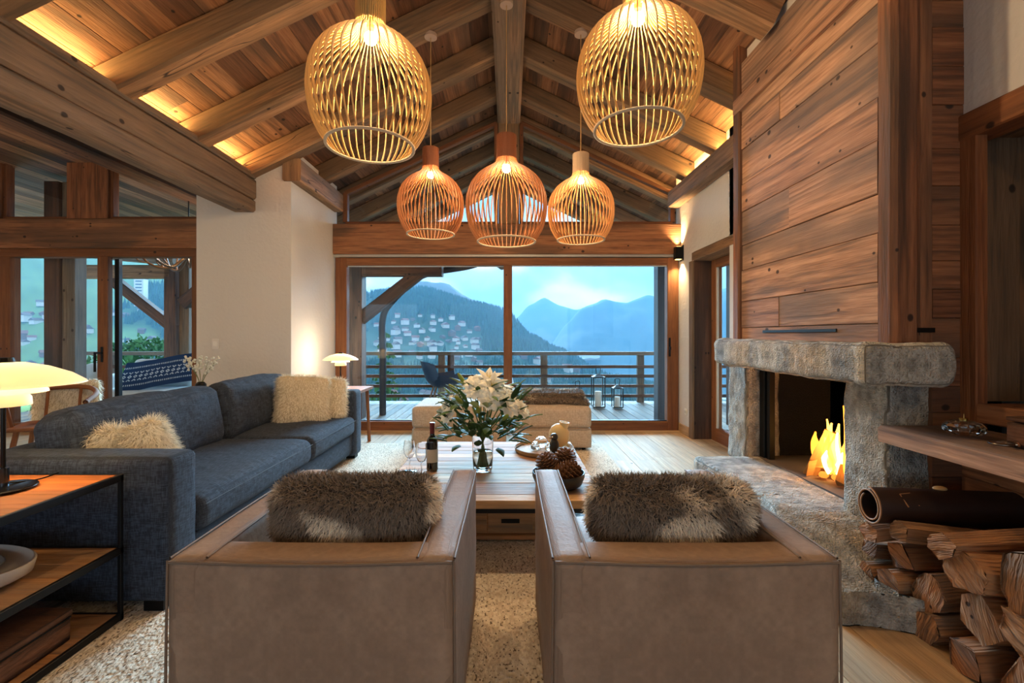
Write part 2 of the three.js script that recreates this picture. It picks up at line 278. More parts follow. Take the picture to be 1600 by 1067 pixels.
// ---- left facade of the dining end
{
  const g = struct('trim_dining_transom', 'broad transom beam over the dining windows', 'beam'); box(g, 'timber', -7.5, -3.35, 2.43, 2.82, -6.2, -5.98, M.post[0], 'x', { bevel: .012, seg: 16, rough: .004 });
  const p = struct('trim_dining_posts', 'squared timber posts between the upper dining windows', 'post');
  box(p, 'post', -5.84, -5.3, 2.82, 3.56, -6.2, -6, M.post[1], 'y', { bevel: .012 }); box(p, 'post', -7.0, -6.72, 2.82, 3.56, -6.2, -6, M.post[2], 'y', { bevel: .012 });
  const w = struct('window_4', 'wooden sliding door of the dining end opening to the terrace', 'window'), f = M.frame[0];
  box(w, 'window_frame', -7.5, -3.36, 2.32, 2.43, -6.16, -6.02, f, 'x', { bevel: .006 }); box(w, 'window_frame', -6.75, -6.6, 0, 2.32, -6.16, -6.02, f, 'y', { bevel: .006 });
  box(w, 'door_stile', -5.43, -5.29, .05, 2.32, -6.08, -6, f, 'y', { bevel: .006 }); box(w, 'door_stile', -5.27, -5.21, .05, 2.3, -6.14, -6.08, steel, 'y', { bevel: .004 });
  box(w, 'door_rail', -6.6, -5.43, 0, .12, -6.1, -6.02, f, 'x', { bevel: .006 }); box(w, 'window_frame', -4.2, -4.12, 0, 2.32, -6.16, -6.02, f, 'y', { bevel: .006 });
  box(w, 'handle', -5.375, -5.345, .93, 1.13, -5.998, -5.985, steel, 'y', { bevel: .004 }); box(w, 'handle', -5.44, -5.345, 1.04, 1.06, -5.985, -5.96, steel, 'x', { bevel: .004 }); box(w, 'handle', -5.445, -5.425, .8, 1.06, -5.985, -5.96, steel, 'y', { bevel: .004 });
  pane(w, [[-6.6, .12], [-5.43, .12], [-5.43, 2.32], [-6.6, 2.32]], -6.05); pane(w, [[-7.5, 0], [-6.75, 0], [-6.75, 2.32], [-7.5, 2.32]], -6.1);
  const u = struct('window_5', 'upper dining windows above the transom beam', 'window');
  for (const [a, b] of [[-6.72, -5.84], [-5.3, -3.4]]) { pane(u, [[a, 2.82], [b, 2.82], [b, 3.56], [a, 3.56]], -6.1); box(u, 'window_frame', a, b, 2.82, 2.86, -6.13, -6.05, M.frame[1], 'x', { bevel: .004 }); box(u, 'window_frame', a, a + .04, 2.86, 3.56, -6.13, -6.05, M.frame[1], 'y', { bevel: .004 }); box(u, 'window_frame', b - .04, b, 2.86, 3.56, -6.13, -6.05, M.frame[1], 'y', { bevel: .004 }); }
  const c = struct('ceiling_dining', 'brown board ceiling over the dining end', 'ceiling');
  for (let x = -11.9; x < -3.0; x += .22) box(c, 'ceiling_board', x, Math.min(x + .219, -3.0), 3.56, 3.6, -9.2, x < -7.5 ? -6.2 : 4, pick(M.roof), 'z', { bevel: .003 });
  part(c, 'roof_deck', new THREE.BoxGeometry(4.6, .06, 13.2), std({ color: 0x2c2119, roughness: 1 }), [-5.3, 3.64, -2.6]);
  const b = struct('trim_dining_beam', 'dark ceiling beam over the dining end', 'beam'); box(b, 'timber', -4.82, -4.55, 3.27, 3.56, -7.3, 4, M.dark[0], 'z', { bevel: .02, seg: 20, rough: .006 });
  const l = struct('wall_left', 'plastered wall at the far side of the dining end', 'wall'); part(l, 'plaster', triplanar(new THREE.BoxGeometry(.2, 3.7, 10.2)), plaster, [-7.6, 1.85, -1.1]);
}
{ // unseen walls behind the camera; windows placed to let sky light onto chair backs
  const b = struct('wall_rear', 'unseen plastered wall behind the viewpoint with openings for sky light', 'wall');
  for (const [x0, x1, y0, y1] of [[-7.7, -6.4, 0, 4.6], [2.2, 3.0, 0, 4.6], [-6.4, 2.2, 2.4, 4.6], [-3.2, -2.2, 0, 2.4]]) part(b, 'plaster', triplanar(new THREE.BoxGeometry(x1 - x0, y1 - y0, .2)), plaster, [(x0 + x1) / 2, (y0 + y1) / 2, 4.05]);
  const w = struct('window_6', 'unseen wide windows behind the viewpoint, letting sky light onto the chair backs', 'window'); for (const [x0, x1] of [[-6.4, -3.2], [-2.2, 2.2]]) { pane(w, [[x0, 0], [x1, 0], [x1, 2.4], [x0, 2.4]], 4.05); box(w, 'window_frame', x0, x1, 0, .1, 4.0, 4.1, M.frame[0]); box(w, 'window_frame', x0, x0 + .1, .1, 2.4, 4, 4.1, M.frame[0], 'y'); box(w, 'window_frame', x1 - .1, x1, .1, 2.4, 4, 4.1, M.frame[0], 'y'); }
}
// ---- right wall
{
  const w = struct('wall_right', 'white plastered wall with recessed glazed door and timber niche', 'wall'), P = (x0, x1, y0, y1, D0, D1) => part(w, 'plaster', triplanar(new THREE.BoxGeometry(x1 - x0, y1 - y0, D1 - D0)), plaster, [(x0 + x1) / 2, (y0 + y1) / 2, -(D0 + D1) / 2]);
  P(2.28, 2.6, 0, 3.75, 5.62, 6.2); P(2.28, 2.6, 2.31, 3.75, 3.7, 5.62); P(2.6, 2.75, 0, 3.75, 2.31, 4.7); P(2.28, 2.75, 2.38, 3.6, -4, 2.31); P(2.75, 2.85, 0, 3.6, -4, 2.31); P(2.28, 2.75, 0, 2.38, -4, .9); P(2.28,2.6,0,3.75,3.72,4.7);
  const cv = struct('trim_ledge', 'long grey timber ledge beam under the rafters beside the chimney', 'beam'); box(cv, 'timber', 2.13, 2.28, 2.98, 3.2, -6.1, -3.76, M.beam, 'z', { bevel: .012, seg: 14, rough: .006 });
  const d = struct('door_1', 'glazed wooden door in the deep recess beside the fireplace', 'door');
  box(d, 'lintel', 2.275, 2.62, 2.2, 2.31, -5.66, -4.6, M.rafter[1], 'z', { bevel: .01, seg: 8, rough: .004 });
  box(d, 'jamb', 2.285, 2.55, 0, 2.2, -5.7, -5.615, M.dark[1], 'y', { bevel: .008 }); box(d, 'edge_board', 2.262, 2.29, 0, 2.2, -5.72, -5.61, M.rafter[0], 'y', { bevel: .006 });
  box(d, 'door_frame', 2.5, 2.58, 0, 2.2, -5.62, -5.5, M.larch[0], 'y', { bevel: .006 }); box(d, 'door_frame', 2.5, 2.58, 0, 2.2, -4.78, -4.66, M.larch[0], 'y', { bevel: .006 }); box(d, 'door_frame', 2.5, 2.58, 2.1, 2.2, -5.5, -4.78, M.larch[0], 'z', { bevel: .006 }); box(d, 'door_frame', 2.5, 2.58, 0, .16, -5.5, -4.78, M.larch[0], 'z', { bevel: .006 });
  box(d, 'glazing_bead', 2.505, 2.53, .16, 2.1, -5.5, -5.475, std({ color: 0xcfc7b8, roughness: .5 }), 'y', { bevel: .003 });
  const pn = part(d, 'pane', new THREE.PlaneGeometry(.72, 1.94), glass, [2.54, 1.13, -5.14], [0, -Math.PI / 2, 0]);
  const o = struct('wall_outside', 'dark timber boards of the outer wall beyond the glazed door', 'wall'); for (let z = -6.6, k = 0; z < -4.0; z += .22) box(o, 'board', 3.15, 3.19, -.2, 2.8, z, z + .215, pick(M.dark), 'y', { bevel: .004 });
  const bb = struct('baseboard_right', 'low pale wooden skirting along the right wall', 'baseboard'); box(bb, 'board', 2.262, 2.28, 0, .12, -6.07, -5.73, M.floor[1], 'z');
  const s = thing('wall_sconce', 'black box wall light shining up and down beside the window', 'wall light', [2.225, 2.36, -5.98]);
  part(s, 'housing', new THREE.BoxGeometry(.09, .16, .09), blackMetal); part(s, 'wall_plate', new THREE.BoxGeometry(.012, .2, .11), blackMetal, [.047, 0, 0]);
  for (const k of [-1, 1]) { part(s, 'lamp_lens', new THREE.BoxGeometry(.06, .006, .06), led, [0, k * .083, 0]); const l = new THREE.SpotLight(lin(1, .68, .32), 3, 0, .9, .6); l.position.set(0, k * .09, 0); l.target.position.set(.02, k * 2, 0); l.castShadow = true; s.add(l, l.target); }
  const so = thing('wall_socket', 'white wall socket low on the right wall', 'socket', [2.274, .3, -5.85]); part(so, 'plate', softBox(.01, .08, .08, { r: .003, n: 4 }), std({ color: 0xe4e0da, roughness: .5 })); part(so, 'insert', cyl(.02, .02, .004, 16), std({ color: 0xcfcac2, roughness: .5 }), [-.006, 0, 0], [0, 0, Math.PI / 2]);
}
// ---- chimney breast and its cladding
{
  const g = struct('wall_chimney', 'chimney breast clad in wide reclaimed planks', 'wall');
  part(g, 'core', new THREE.BoxGeometry(.36, 2.5, 1.38), plaster, [2.1, 2.47, -3.03]);
  let y = 1.24, k = 0; for (const h of [.1, .21, .25, .2, .27, .22, .28, .2, .26, .24]) { const y1 = Math.min(y + h, 3.62); let z = -2.31; const cut = k % 3 === 1 ? -2.31 - rr(.5, 1) : -3.68;
    for (const [a, b] of cut > -3.5 ? [[-2.31, cut], [cut, -3.66]] : [[-2.31, -3.66]]) box(g, 'plank', 1.875 + rr(-.004, .004), 1.92, y + .0015, y1 - .0015, b + .001, a - .001, pick(M.panel), 'z', { bevel: .004, seg: 6, rough: .0015, seed: k * 3 }); y = y1; k++; }
  box(g, 'slot', 1.868, 1.9, 1.3, 1.318, -3.35, -2.6, blackMetal, 'z', { bevel: .001 });
  box(g, 'corner_post', 1.85, 1.95, 1.2, 3.65, -3.76, -3.665, M.post[1], 'y', { bevel: .01, seg: 8, rough: .004 });
  box(g, 'corner_post', 1.862, 1.995, 1.05, 3.65, -2.315, -2.2, M.post[1], 'y', { bevel: .022, seg: 14, rough: .008 });
  box(g, 'top_board', 1.84, 1.9, 3.08, 3.2, -3.74, -2.1, M.panel[1], 'z', { bevel: .008, seg: 6, rough: .003 });
  box(g, 'board', 1.998, 2.055, 1.2, 3.65, -2.31, -2.27, M.post[2], 'y', { bevel: .004 }); box(g, 'board', 2.057, 2.12, 1.2, 3.65, -2.31, -2.275, M.post[0], 'y', { bevel: .004 });
  let yy = 0; k = 0; while (yy < 3.6) { const h = rr(.13, .22); box(g, 'plank', 2.122, 2.29, yy, yy + h - .002, -2.31, -2.28 + rr(-.003, .003), pick(M.post), 'x', { bevel: .003 }); yy += h; }
  part(g, 'core', new THREE.BoxGeometry(.14, 1.3, .2), plaster, [2.24, .6, -2.43]);
  box(g, 'air_vent', 2.02, 2.12, 1.295, 1.318, -2.28, -2.262, blackMetal, 'x', { bevel: .002 });
  // niche to the right
  const n = struct('wall_niche', 'timber framed wall niche above the shelf', 'wall');
  box(n, 'frame_post', 2.262, 2.32, .8, 2.26, -2.31, -2.2, M.larch[1], 'y', { bevel: .006 }); box(n, 'frame_beam', 2.255, 2.4, 2.25, 2.38, -2.31, .4, M.larch[1], 'z', { bevel: .008 });
  for (let z = -2.3; z < .3; z += .19) box(n, 'back_board', 2.56, 2.6, .95, 2.3, z + .001, z + .189, pick(M.rafter), 'y', { bevel: .004 });
  box(n, 'side_board', 2.3, 2.58, .95, 2.3, -2.31, -2.28, M.rafter[1], 'y', { bevel: .004 }); box(n, 'top_board', 2.3, 2.58, 2.27, 2.31, -2.3, .4, M.rafter[1], 'z'); box(n, 'sill_board', 2.262, 2.58, .86, .95, -2.2, .4, M.post[0], 'z', { bevel: .006 });
  let q = 0; for (const h of [.2, .16, .22, .17]) { box(n, 'plank', 2.27, 2.31, q, q + h - .002, -2.28, .4, pick(M.post), 'z', { bevel: .004 }); q += h; }
}

// ---------- terrace
{
  const d = struct('floor_terrace', 'weathered grey terrace boards outside the windows', 'deck');
  for (let x = -8.2, k = 0; x < 4.2; x += .15) box(d, 'deck_board', x + .003, x + .147, -.05, -.01, -8.95, -6.22, pick(M.deck), 'z', { bevel: .004 });
  part(d, 'joists', new THREE.BoxGeometry(12.4, .1, 2.7), std({ color: 0x4b4a48, roughness: 1 }), [-2, -.11, -7.6]);
  const rail = thing('terrace_railing', 'weathered timber railing with horizontal rails around the terrace', 'railing', [0, 0, -8.75]);
  const W = M.deck[1];
  box(rail, 'top_rail', -8.2, 4.2, .9, .97, -.07, .07, W, 'x', { bevel: .008, seg: 20, rough: .003 });
  for (const y of [.68, .5, .31, .12]) box(rail, 'rail', -8.2, 4.2, y - .03, y + .03, -.02, .03, pick(M.dark), 'x', { bevel: .006 });
  for (const x of [-7.6, -6.0, -4.2, -2.9, -1.3, -1.12, .68, 2.55, 4.0]) box(rail, 'rail_post', x - .065, x + .065, -.05, .93, -.12, -.03, x === -1.12 ? M.dark[0] : W, 'y', { bevel: .008 });
}
{ // terrace roof posts, braces, purlins and gutter
  const t = thing('terrace_roof_post', 'squared timber post with brace carrying the terrace roof', 'post', [-2.38, -.05, -7.1]);
  box(t, 'post', -.12, .12, 0, 3.0, -.12, .12, M.dark[0], 'y', { bevel: .012 });
  bar(t, 'brace', V(0.02, 1.55, 0), V(1.05, 2.35, 0), .16, .18, M.dark[0], { bevel: .012 });
  box(t, 'wall_plate', -.1, 1.35, 2.25, 2.48, -.11, .11, M.dark[0], 'x', { bevel: .02 });
  box(t, 'purlin', .95, 1.35, 2.42, 2.72, -.8, 1.0, M.deck[1], 'z', { bevel: .03, seg: 8, rough: .02 });
  const g = thing('rain_gutter', 'dark metal downpipe curving up to the terrace eaves', 'gutter', [-2.05, 0, -7.4]);
  part(g, 'downpipe', tube([[0, -.05, 0], [0, .9, 0], [0, 1.55, 0], [.06, 1.72, 0], [.55, 2.2, 0], [.75, 2.29, 0], [1.45, 2.42, 0], [1.62, 2.5, 0], [1.66, 2.75, 0]], .055, 60, 12), std({ color: 0x3c3a3c, roughness: .5, metalness: .4 }));
  part(g, 'gutter_trough', moved(new THREE.CylinderGeometry(.09, .09, 1.8, 16, 1, false), 1.72, 2.62, .2, Math.PI / 2, 0, 0), std({ color: 0x474548, roughness: .5, metalness: .4 }));
  const e = new THREE.Group(); e.position.set(1.48, 2.5, -.6); t.add(e); e.name = 'eaves';
  bar(e, 'log', V(-.3, .25, 0), V(.62, .12, -.1), .15, .15, M.deck[1], { bevel: .05, seg: 6, rough: .02 }); bar(e, 'log', V(.4, .32, -.3), V(.8, -.02, .1), .14, .14, M.deck[1], { bevel: .05, seg: 6, rough: .02 });
  const b = thing('terrace_roof_post', 'pair of timber posts with braces beyond the open sliding door', 'post', [-6.1, -.05, -8.4]);
  box(b, 'post', -.2, .0, 0, 3.4, -.1, .1, M.dark[0], 'y', { bevel: .012 }); box(b, 'post', .02, .2, 0, 3.3, -.16, .02, M.rafter[1], 'y', { bevel: .012 });
  bar(b, 'brace', V(-.05, 1.45, 0), V(-1.2, 2.35, 0), .16, .18, M.dark[0], { bevel: .012 }); bar(b, 'brace', V(.1, 1.9, 0), V(1.1, 2.75, 0), .18, .22, M.dark[0], { bevel: .012 });
  box(b, 'wall_plate', -2.2, -.1, 2.38, 2.62, -.1, .1, M.rafter[1], 'x', { bevel: .02 }); bar(b, 'eaves_log', V(-3.4, 3.02, .2), V(.2, 2.68, .3), .22, .22, M.deck[1], { bevel: .06, seg: 10, rough: .02 });
  const p2 = thing('terrace_wall_post', 'broad timber post standing outside the dining glass', 'post', [-6.25, -.05, -6.5]);
  box(p2, 'post', -.3, -.09, 0, 3.5, -.1, .1, M.dark[1], 'y', { bevel: .012 }); box(p2, 'post', -.08, .1, 0, 3.5, -.14, .06, M.deck[1], 'y', { bevel: .012 });
  const p3 = thing('terrace_wall_post', 'dark timber post outside the right end of the sliding window', 'post', [2.3, -.05, -6.5]); box(p3, 'post', -.2, -.05, 0, 2.6, -.1, .1, std({ color: 0x3a4048, roughness: .8 }), 'y', { bevel: .012 });
}
// ---------- valley and mountains
const piece = (pts, x) => { if (x <= pts[0][0]) return pts[0][1]; for (let i = 1; i < pts.length; i++) if (x <= pts[i][0]) { const t = (x - pts[i - 1][0]) / (pts[i][0] - pts[i - 1][0]); return lerp(pts[i - 1][1], pts[i][1], fade(t) * .5 + t * .5); } return pts[pts.length - 1][1]; };
const RIDGE = [[-1400, 300], [-1000, 205], [-800, 175], [-620, 140], [-440, 92], [-278, 78], [-171, 88], [-63, 57], [-6, 42], [44, -6], [95, -32], [209, -95], [330, -140], [700, -170]];
const hillY = (x, D) => { // the near side of the valley falls away from the terrace, the far side climbs to the ridge
  const X = x * 900 / Math.max(D, 300), top = piece(RIDGE, X) * (D / 900), floor_ = -70;
  const near = -3 - 67 * sstep(D, 12, 300) ; if (D < 330) return near + (fbm2(x * .02, D * .02, 3) - .5) * 8 * sstep(D, 12, 60);
  const t = clamp((D - 330) / 570, 0, 1); return lerp(floor_, Math.max(top, -160), t * .45 + fade(t) * .55) + (fbm2(x * .012, D * .012, 4) - .5) * 26 * Math.min(1, t * 4) * (1 - .6 * sstep(t, .85, 1)); };
function terrain(name, label, f, x0, x1, D0, D1, nx, nd, colour, mat) {
  const pos = [], col = [], idx = [], c = [0, 0, 0];
  for (let j = 0; j <= nd; j++) for (let i = 0; i <= nx; i++) { const D = D0 * Math.pow(D1 / D0, j / nd), s = lerp(x0, x1, i / nx), x = s * D; const y = f(x, D); pos.push(x, y, -D); colour(x, D, y, c); col.push(...c); }
  for (let j = 0; j < nd; j++) for (let i = 0; i < nx; i++) { const a = j * (nx + 1) + i; idx.push(a, a + 1, a + nx + 1, a + 1, a + nx + 2, a + nx + 1); }
  const g = new THREE.BufferGeometry(); g.setAttribute('position', new THREE.Float32BufferAttribute(pos, 3)); g.setAttribute('color', new THREE.Float32BufferAttribute(col, 3)); g.setIndex(idx); g.computeVertexNormals();
  const m = part(scene, name, g, mat); m.userData = { kind: 'structure', label, category: 'landscape' }; return m;
}
const land = std({ vertexColors: true, roughness: 1 });
const meadow = (x, D) => { const k = fbm2(x * .006 + 4, D * .006 + 9, 3); return clamp(sstep(k, .5, .56) * sstep(-x / D, .25, .6) * 1.4 + sstep(-x / D, .75, .95) * sstep(D, 560, 700) * sstep(k, .36, .44), 0, 1); };
terrain('ground_hillside', 'wooded hillside with meadows across the valley', hillY, -1.35, .75, 11, 960, 260, 150, (x, D, y, c) => { const m = meadow(x, D), k = fbm2(x * .03, D * .03, 3); mixc([.03, .075, .03], [.16, .27, .07], m, c); for (let i = 0; i < 3; i++) c[i] *= .7 + .6 * k; }, land);
const peak = [[-900, 150], [-420, 150], [-300, 176], [-200, 163], [-105, 118], [20, 40], [160, -60]];
terrain('mountain_peak', 'bare grey-green mountain top behind the wooded ridge', (x, D) => piece(peak, x * 1500 / D) * (1 - Math.abs(D - 1500) / 420) - 60 * Math.abs(D - 1500) / 420 + (fbm2(x * .01, D * .01, 4) - .5) * 30, -.7, .2, 1090, 1750, 90, 30, (x, D, y, c) => { const k = fbm2(x * .02, D * .02 + y * .03, 4); mixc([.10, .10, .07], [.2, .17, .13], k, c); }, land);
const range1 = [[-1200, 120], [-400, 120], [-50, 60], [63, 118], [140, 190], [232, 232], [330, 205], [443, 186], [560, 215], [633, 252], [760, 232], [865, 232], [1025, 272], [1500, 330]];
terrain('mountain_range', 'distant blue mountain range under the clouds', (x, D) => (piece(range1, x * 3000 / D) + 200) * Math.pow(clamp(1 - Math.abs(D - 3000) / 1000, 0, 1), 1.15) - 200 + (fbm2(x * .004, D * .004, 5) - .5) * 110 * clamp(1 - Math.abs(D - 3000) / 1000, .15, .7), -.5, .7, 2000, 3600, 170, 60, (x, D, y, c) => { const k = fbm2(x * .006, D * .006, 4); mixc([.035, .06, .05], [.12, .12, .10], sstep(k, .45, .7), c); }, land);
const range2 = [[-100, -160], [100, -120], [190, -40], [270, 60], [360, 130], [470, 172], [560, 158], [680, 185], [800, 170], [1100, 230]];
terrain('mountain_spur', 'nearer blue mountain spur descending into the valley', (x, D) => (piece(range2, x * 2200 / D) + 200) * Math.pow(clamp(1 - Math.abs(D - 2200) / 800, 0, 1), 1.1) - 200 + (fbm2(x * .005 + 7, D * .005, 5) - .5) * 90 * clamp(1 - Math.abs(D - 2200) / 800, .1, .7), -.1, .75, 1420, 2700, 130, 50, (x, D, y, c) => { const k = fbm2(x * .008 + 5, D * .008, 4); mixc([.025, .055, .04], [.08, .10, .06], sstep(k, .5, .7), c); }, land);
function coniferGeo(h, tiers, seg, seed) { const r = mulberry(seed), L = [cyl(h * .018, h * .012, h * .3, 5)]; for (let i = 0; i < tiers; i++) { const t = i / tiers, y = h * (.08 + .86 * t), R0 = h * .2 * (1 - t) + h * .02; const g = new THREE.ConeGeometry(R0, h * .95 / tiers * 1.7, seg, 1, true); const p = g.attributes.position; for (let k = 0; k < p.count; k++) { const f = .8 + .4 * r(); if (p.getY(k) < 0) p.setXYZ(k, p.getX(k) * f, p.getY(k) * (.8 + .4 * r()), p.getZ(k) * f); } g.rotateY(r() * 6); g.translate(0, y + h * .45 / tiers, 0); L.push(g); } const m = merge(L); m.computeVertexNormals(); return m; }
const homes = [];
{ // village houses
  const wall = std({ color: 0xd8cfc4, roughness: 1 }), wood = std({ color: 0x7a5a42, roughness: 1 }), roof = std({ color: 0x6f5a50, roughness: 1 }), roof2 = std({ color: 0x8a5c4a, roughness: 1 }), pitch = (() => { const s = new THREE.Shape([[-.6, 0], [.6, 0], [0, .42]].map(([x, y]) => new THREE.Vector2(x, y))); const g = new THREE.ExtrudeGeometry(s, { depth: 1.25, bevelEnabled: false }); g.translate(0, 0, -.62); return g; })();
  const winMat = std({ color: 0x2a3036, roughness: .3 });
  const r = mulberry(31); homes.push(... [[-535, 662], [5, 420]]);
  const zones = [[-.29, -.06, 560, 720, 60, .85, 'under the wooded ridge'], [-1.12, -.72, 380, 640, 62, 1, 'on the meadow slope'], [-.6, -.45, 400, 600, 8, 1, 'beside the pillar edge'], [-.3, .02, 335, 430, 18, 1, 'low in the valley'], [.0, .2, 420, 700, 9, 1.1, 'beyond the church']];
  for (const [s0, s1, D0, D1, n, k0, where] of zones) for (let i = 0; i < n; i++) {
    let D, x, q = 0; do { D = lerp(D0, D1, r()); x = lerp(s0, s1, r()) * D; } while (homes.some(([a, b]) => Math.hypot(a - x, b - D) < 14) && q++ < 60); if (q > 59) continue; homes.push([x, D]); const y = hillY(x, D), s = (6 + 5 * r()) * k0, pale = r() < .75, grey = r() < .6, h = s * (.45 + .45 * r()), t = thing('chalet', (pale ? 'pale plastered' : 'brown timber') + ' chalet with ' + (grey ? 'grey-brown' : 'reddish') + ' roof ' + where, 'house', [x, y - 1, -D], 'chalets ' + where, r() * 6);
    part(t, 'house_wall', new THREE.BoxGeometry(s, h, s * 1.1), pale ? wall : wood, [0, h / 2, 0]); const p = part(t, 'roof', pitch, grey ? roof : roof2, [0, h, 0]); p.scale.set(s, s * .9, s);
  }
  const b = thing('apartment_block', 'tall white apartment tower rising above the village', 'building', [-535, hillY(-535, 662) - 2, -662], undefined, .2); part(b, 'house_wall', new THREE.BoxGeometry(12, 40, 12), wall, [0, 20, 0]); part(b, 'roof', new THREE.BoxGeometry(12.8, 1.2, 12.8), roof, [0, 40.5, 0]); for (let k = 0; k < 8; k++) part(b, 'window', new THREE.BoxGeometry(8, 1.6, .3), winMat, [0, 4 + k * 4.6, 6.05]);
  const c = thing('church', 'white church with slender spire down in the valley', 'building', [5, hillY(5, 420) - 1, -420]); part(c, 'nave', new THREE.BoxGeometry(12, 7, 8), wall, [5, 3.5, 0]); part(c, 'tower', new THREE.BoxGeometry(4, 11, 4), wall, [-2, 5.5, 0]); part(c, 'spire', new THREE.ConeGeometry(2.6, 14, 8), wall, [-2, 18, 0]);
}
{
  const n = 20000, g = coniferGeo(1, 3, 6, 5), m = new THREE.InstancedMesh(g, std({ color: 0xffffff, roughness: 1, side: THREE.DoubleSide }), n), M4 = new THREE.Matrix4(), q = new THREE.Quaternion(), c = new THREE.Color(), r = mulberry(77);
  let k = 0, tries = 0; while (k < n && tries++ < 400000) { const D = 300 * Math.pow(940 / 300, Math.sqrt(r())), s = lerp(-1.3, .42, r()), x = s * D; if (meadow(x, D) > .35 * r() + .1) continue; if (s < -.3 && fbm2(x * .01, D * .01, 2) < .47 && r() < .8) continue; if (homes.some(([a, b]) => Math.abs(a - x) < 9 && D < b + 12 && D > b - 48)) continue; const y = hillY(x, D), h = 7 + 8 * r(); M4.compose(V(x, y - 1, -D), q.setFromAxisAngle(V(0, 1, 0), r() * 6), V(h * (.9 + .5 * r()), h, h * (.9 + .5 * r()))); m.setMatrixAt(k, M4); const b = .7 + .6 * r(); c.setRGB(.028 * b, .075 * b, .035 * b); m.setColorAt(k, c); k++; }
  m.count = k; m.name = 'conifer_forest'; m.userData = { kind: 'stuff', label: 'dense dark green conifer forest covering the far hillside', category: 'forest' }; shadow(m); scene.add(m);
}
{ // nearer trees below the terrace
  const foliage = [0x3f6a3a, 0x4f7c42, 0x35603a].map((c) => std({ color: c, roughness: 1, side: THREE.DoubleSide }));
  const sp = thing('spruce', 'bright green spruce standing just beyond the terrace railing', 'tree', [-3.75, -7.2, -13.8]); part(sp, 'trunk', cyl(.16, .03, 8.5, 8), M.dark[0]);
  const needle = coniferBranches(8.9, 26, 9); part(sp, 'branches', needle, foliage[0]);
  const rb = mulberry(5);
  const blobs = [[-12.5, -3.9, -17, 2.3], [-17, -3.6, -19.5, 2.5], [-9.0, -4, -14.8, 1.9], [-22, -4, -24, 3.0], [-14, -5, -26, 3.6], [-6.8, -5.4, -19, 2.6], [-27, -4.5, -33, 4.2], [-1.9, -8, -24, 3], [3.5, -9, -30, 3.6]];
  for (const [x, y, z, s] of blobs) { const t = thing('leafy_tree', 'leafy green tree on the slope below the terrace', 'tree', [x, y - s * .9, z], 'trees below the terrace'); part(t, 'trunk', cyl(.14, .05, s * 1.3, 7), M.dark[1]); part(t, 'crown', leafCrown(s, 5000, Math.floor(rb() * 999)), foliage[Math.floor(rb() * 3)], [0, s * 1.25, 0]); }
}
function coniferBranches(h, tiers, seed) { const r = mulberry(seed), L = []; const leaf = new THREE.PlaneGeometry(1, 1); for (let i = 0; i < tiers; i++) { const t = i / tiers, y = h * (.12 + .87 * t), R0 = h * .17 * (1 - t) + .06, n = Math.round(16 - 8 * t); for (let k = 0; k < n; k++) { const a = k / n * 6.283 + r() * .5, l = R0 * (.75 + .5 * r()); for (let j = 0; j < 9; j++) { const f = (j + 1) / 9, w = .28 * (1.15 - f) * (.5 + R0); L.push(moved(leaf, Math.cos(a) * l * f, y - l * .3 * f * f - .03 * r(), Math.sin(a) * l * f, -.3 - r() * 1.0, -a + Math.PI / 2 + (r() - .5) * 2, (r() - .5) * 1.5, [w * .55 + .05, l / 5 * 1.6 + .05, 1])); } } } return merge(L); }
function leafCrown(s, n, seed) { const r = mulberry(seed), L = [], leaf = new THREE.PlaneGeometry(1, 1); for (let i = 0; i < n; i++) { const u = r() * 2 - 1, a = r() * 6.283, q = Math.sqrt(1 - u * u), rad = s * (.55 + .45 * Math.cbrt(r())) * (.75 + .5 * fbm3(q * Math.cos(a) * 2 + seed, u * 2, q * Math.sin(a) * 2, 2)), k = s * (.028 + .03 * r()); L.push(moved(leaf, q * Math.cos(a) * rad * .8, u * rad, q * Math.sin(a) * rad * .8, r() * 3, r() * 6, r() * 3, [k, k * 1.6, 1])); } return merge(L); }
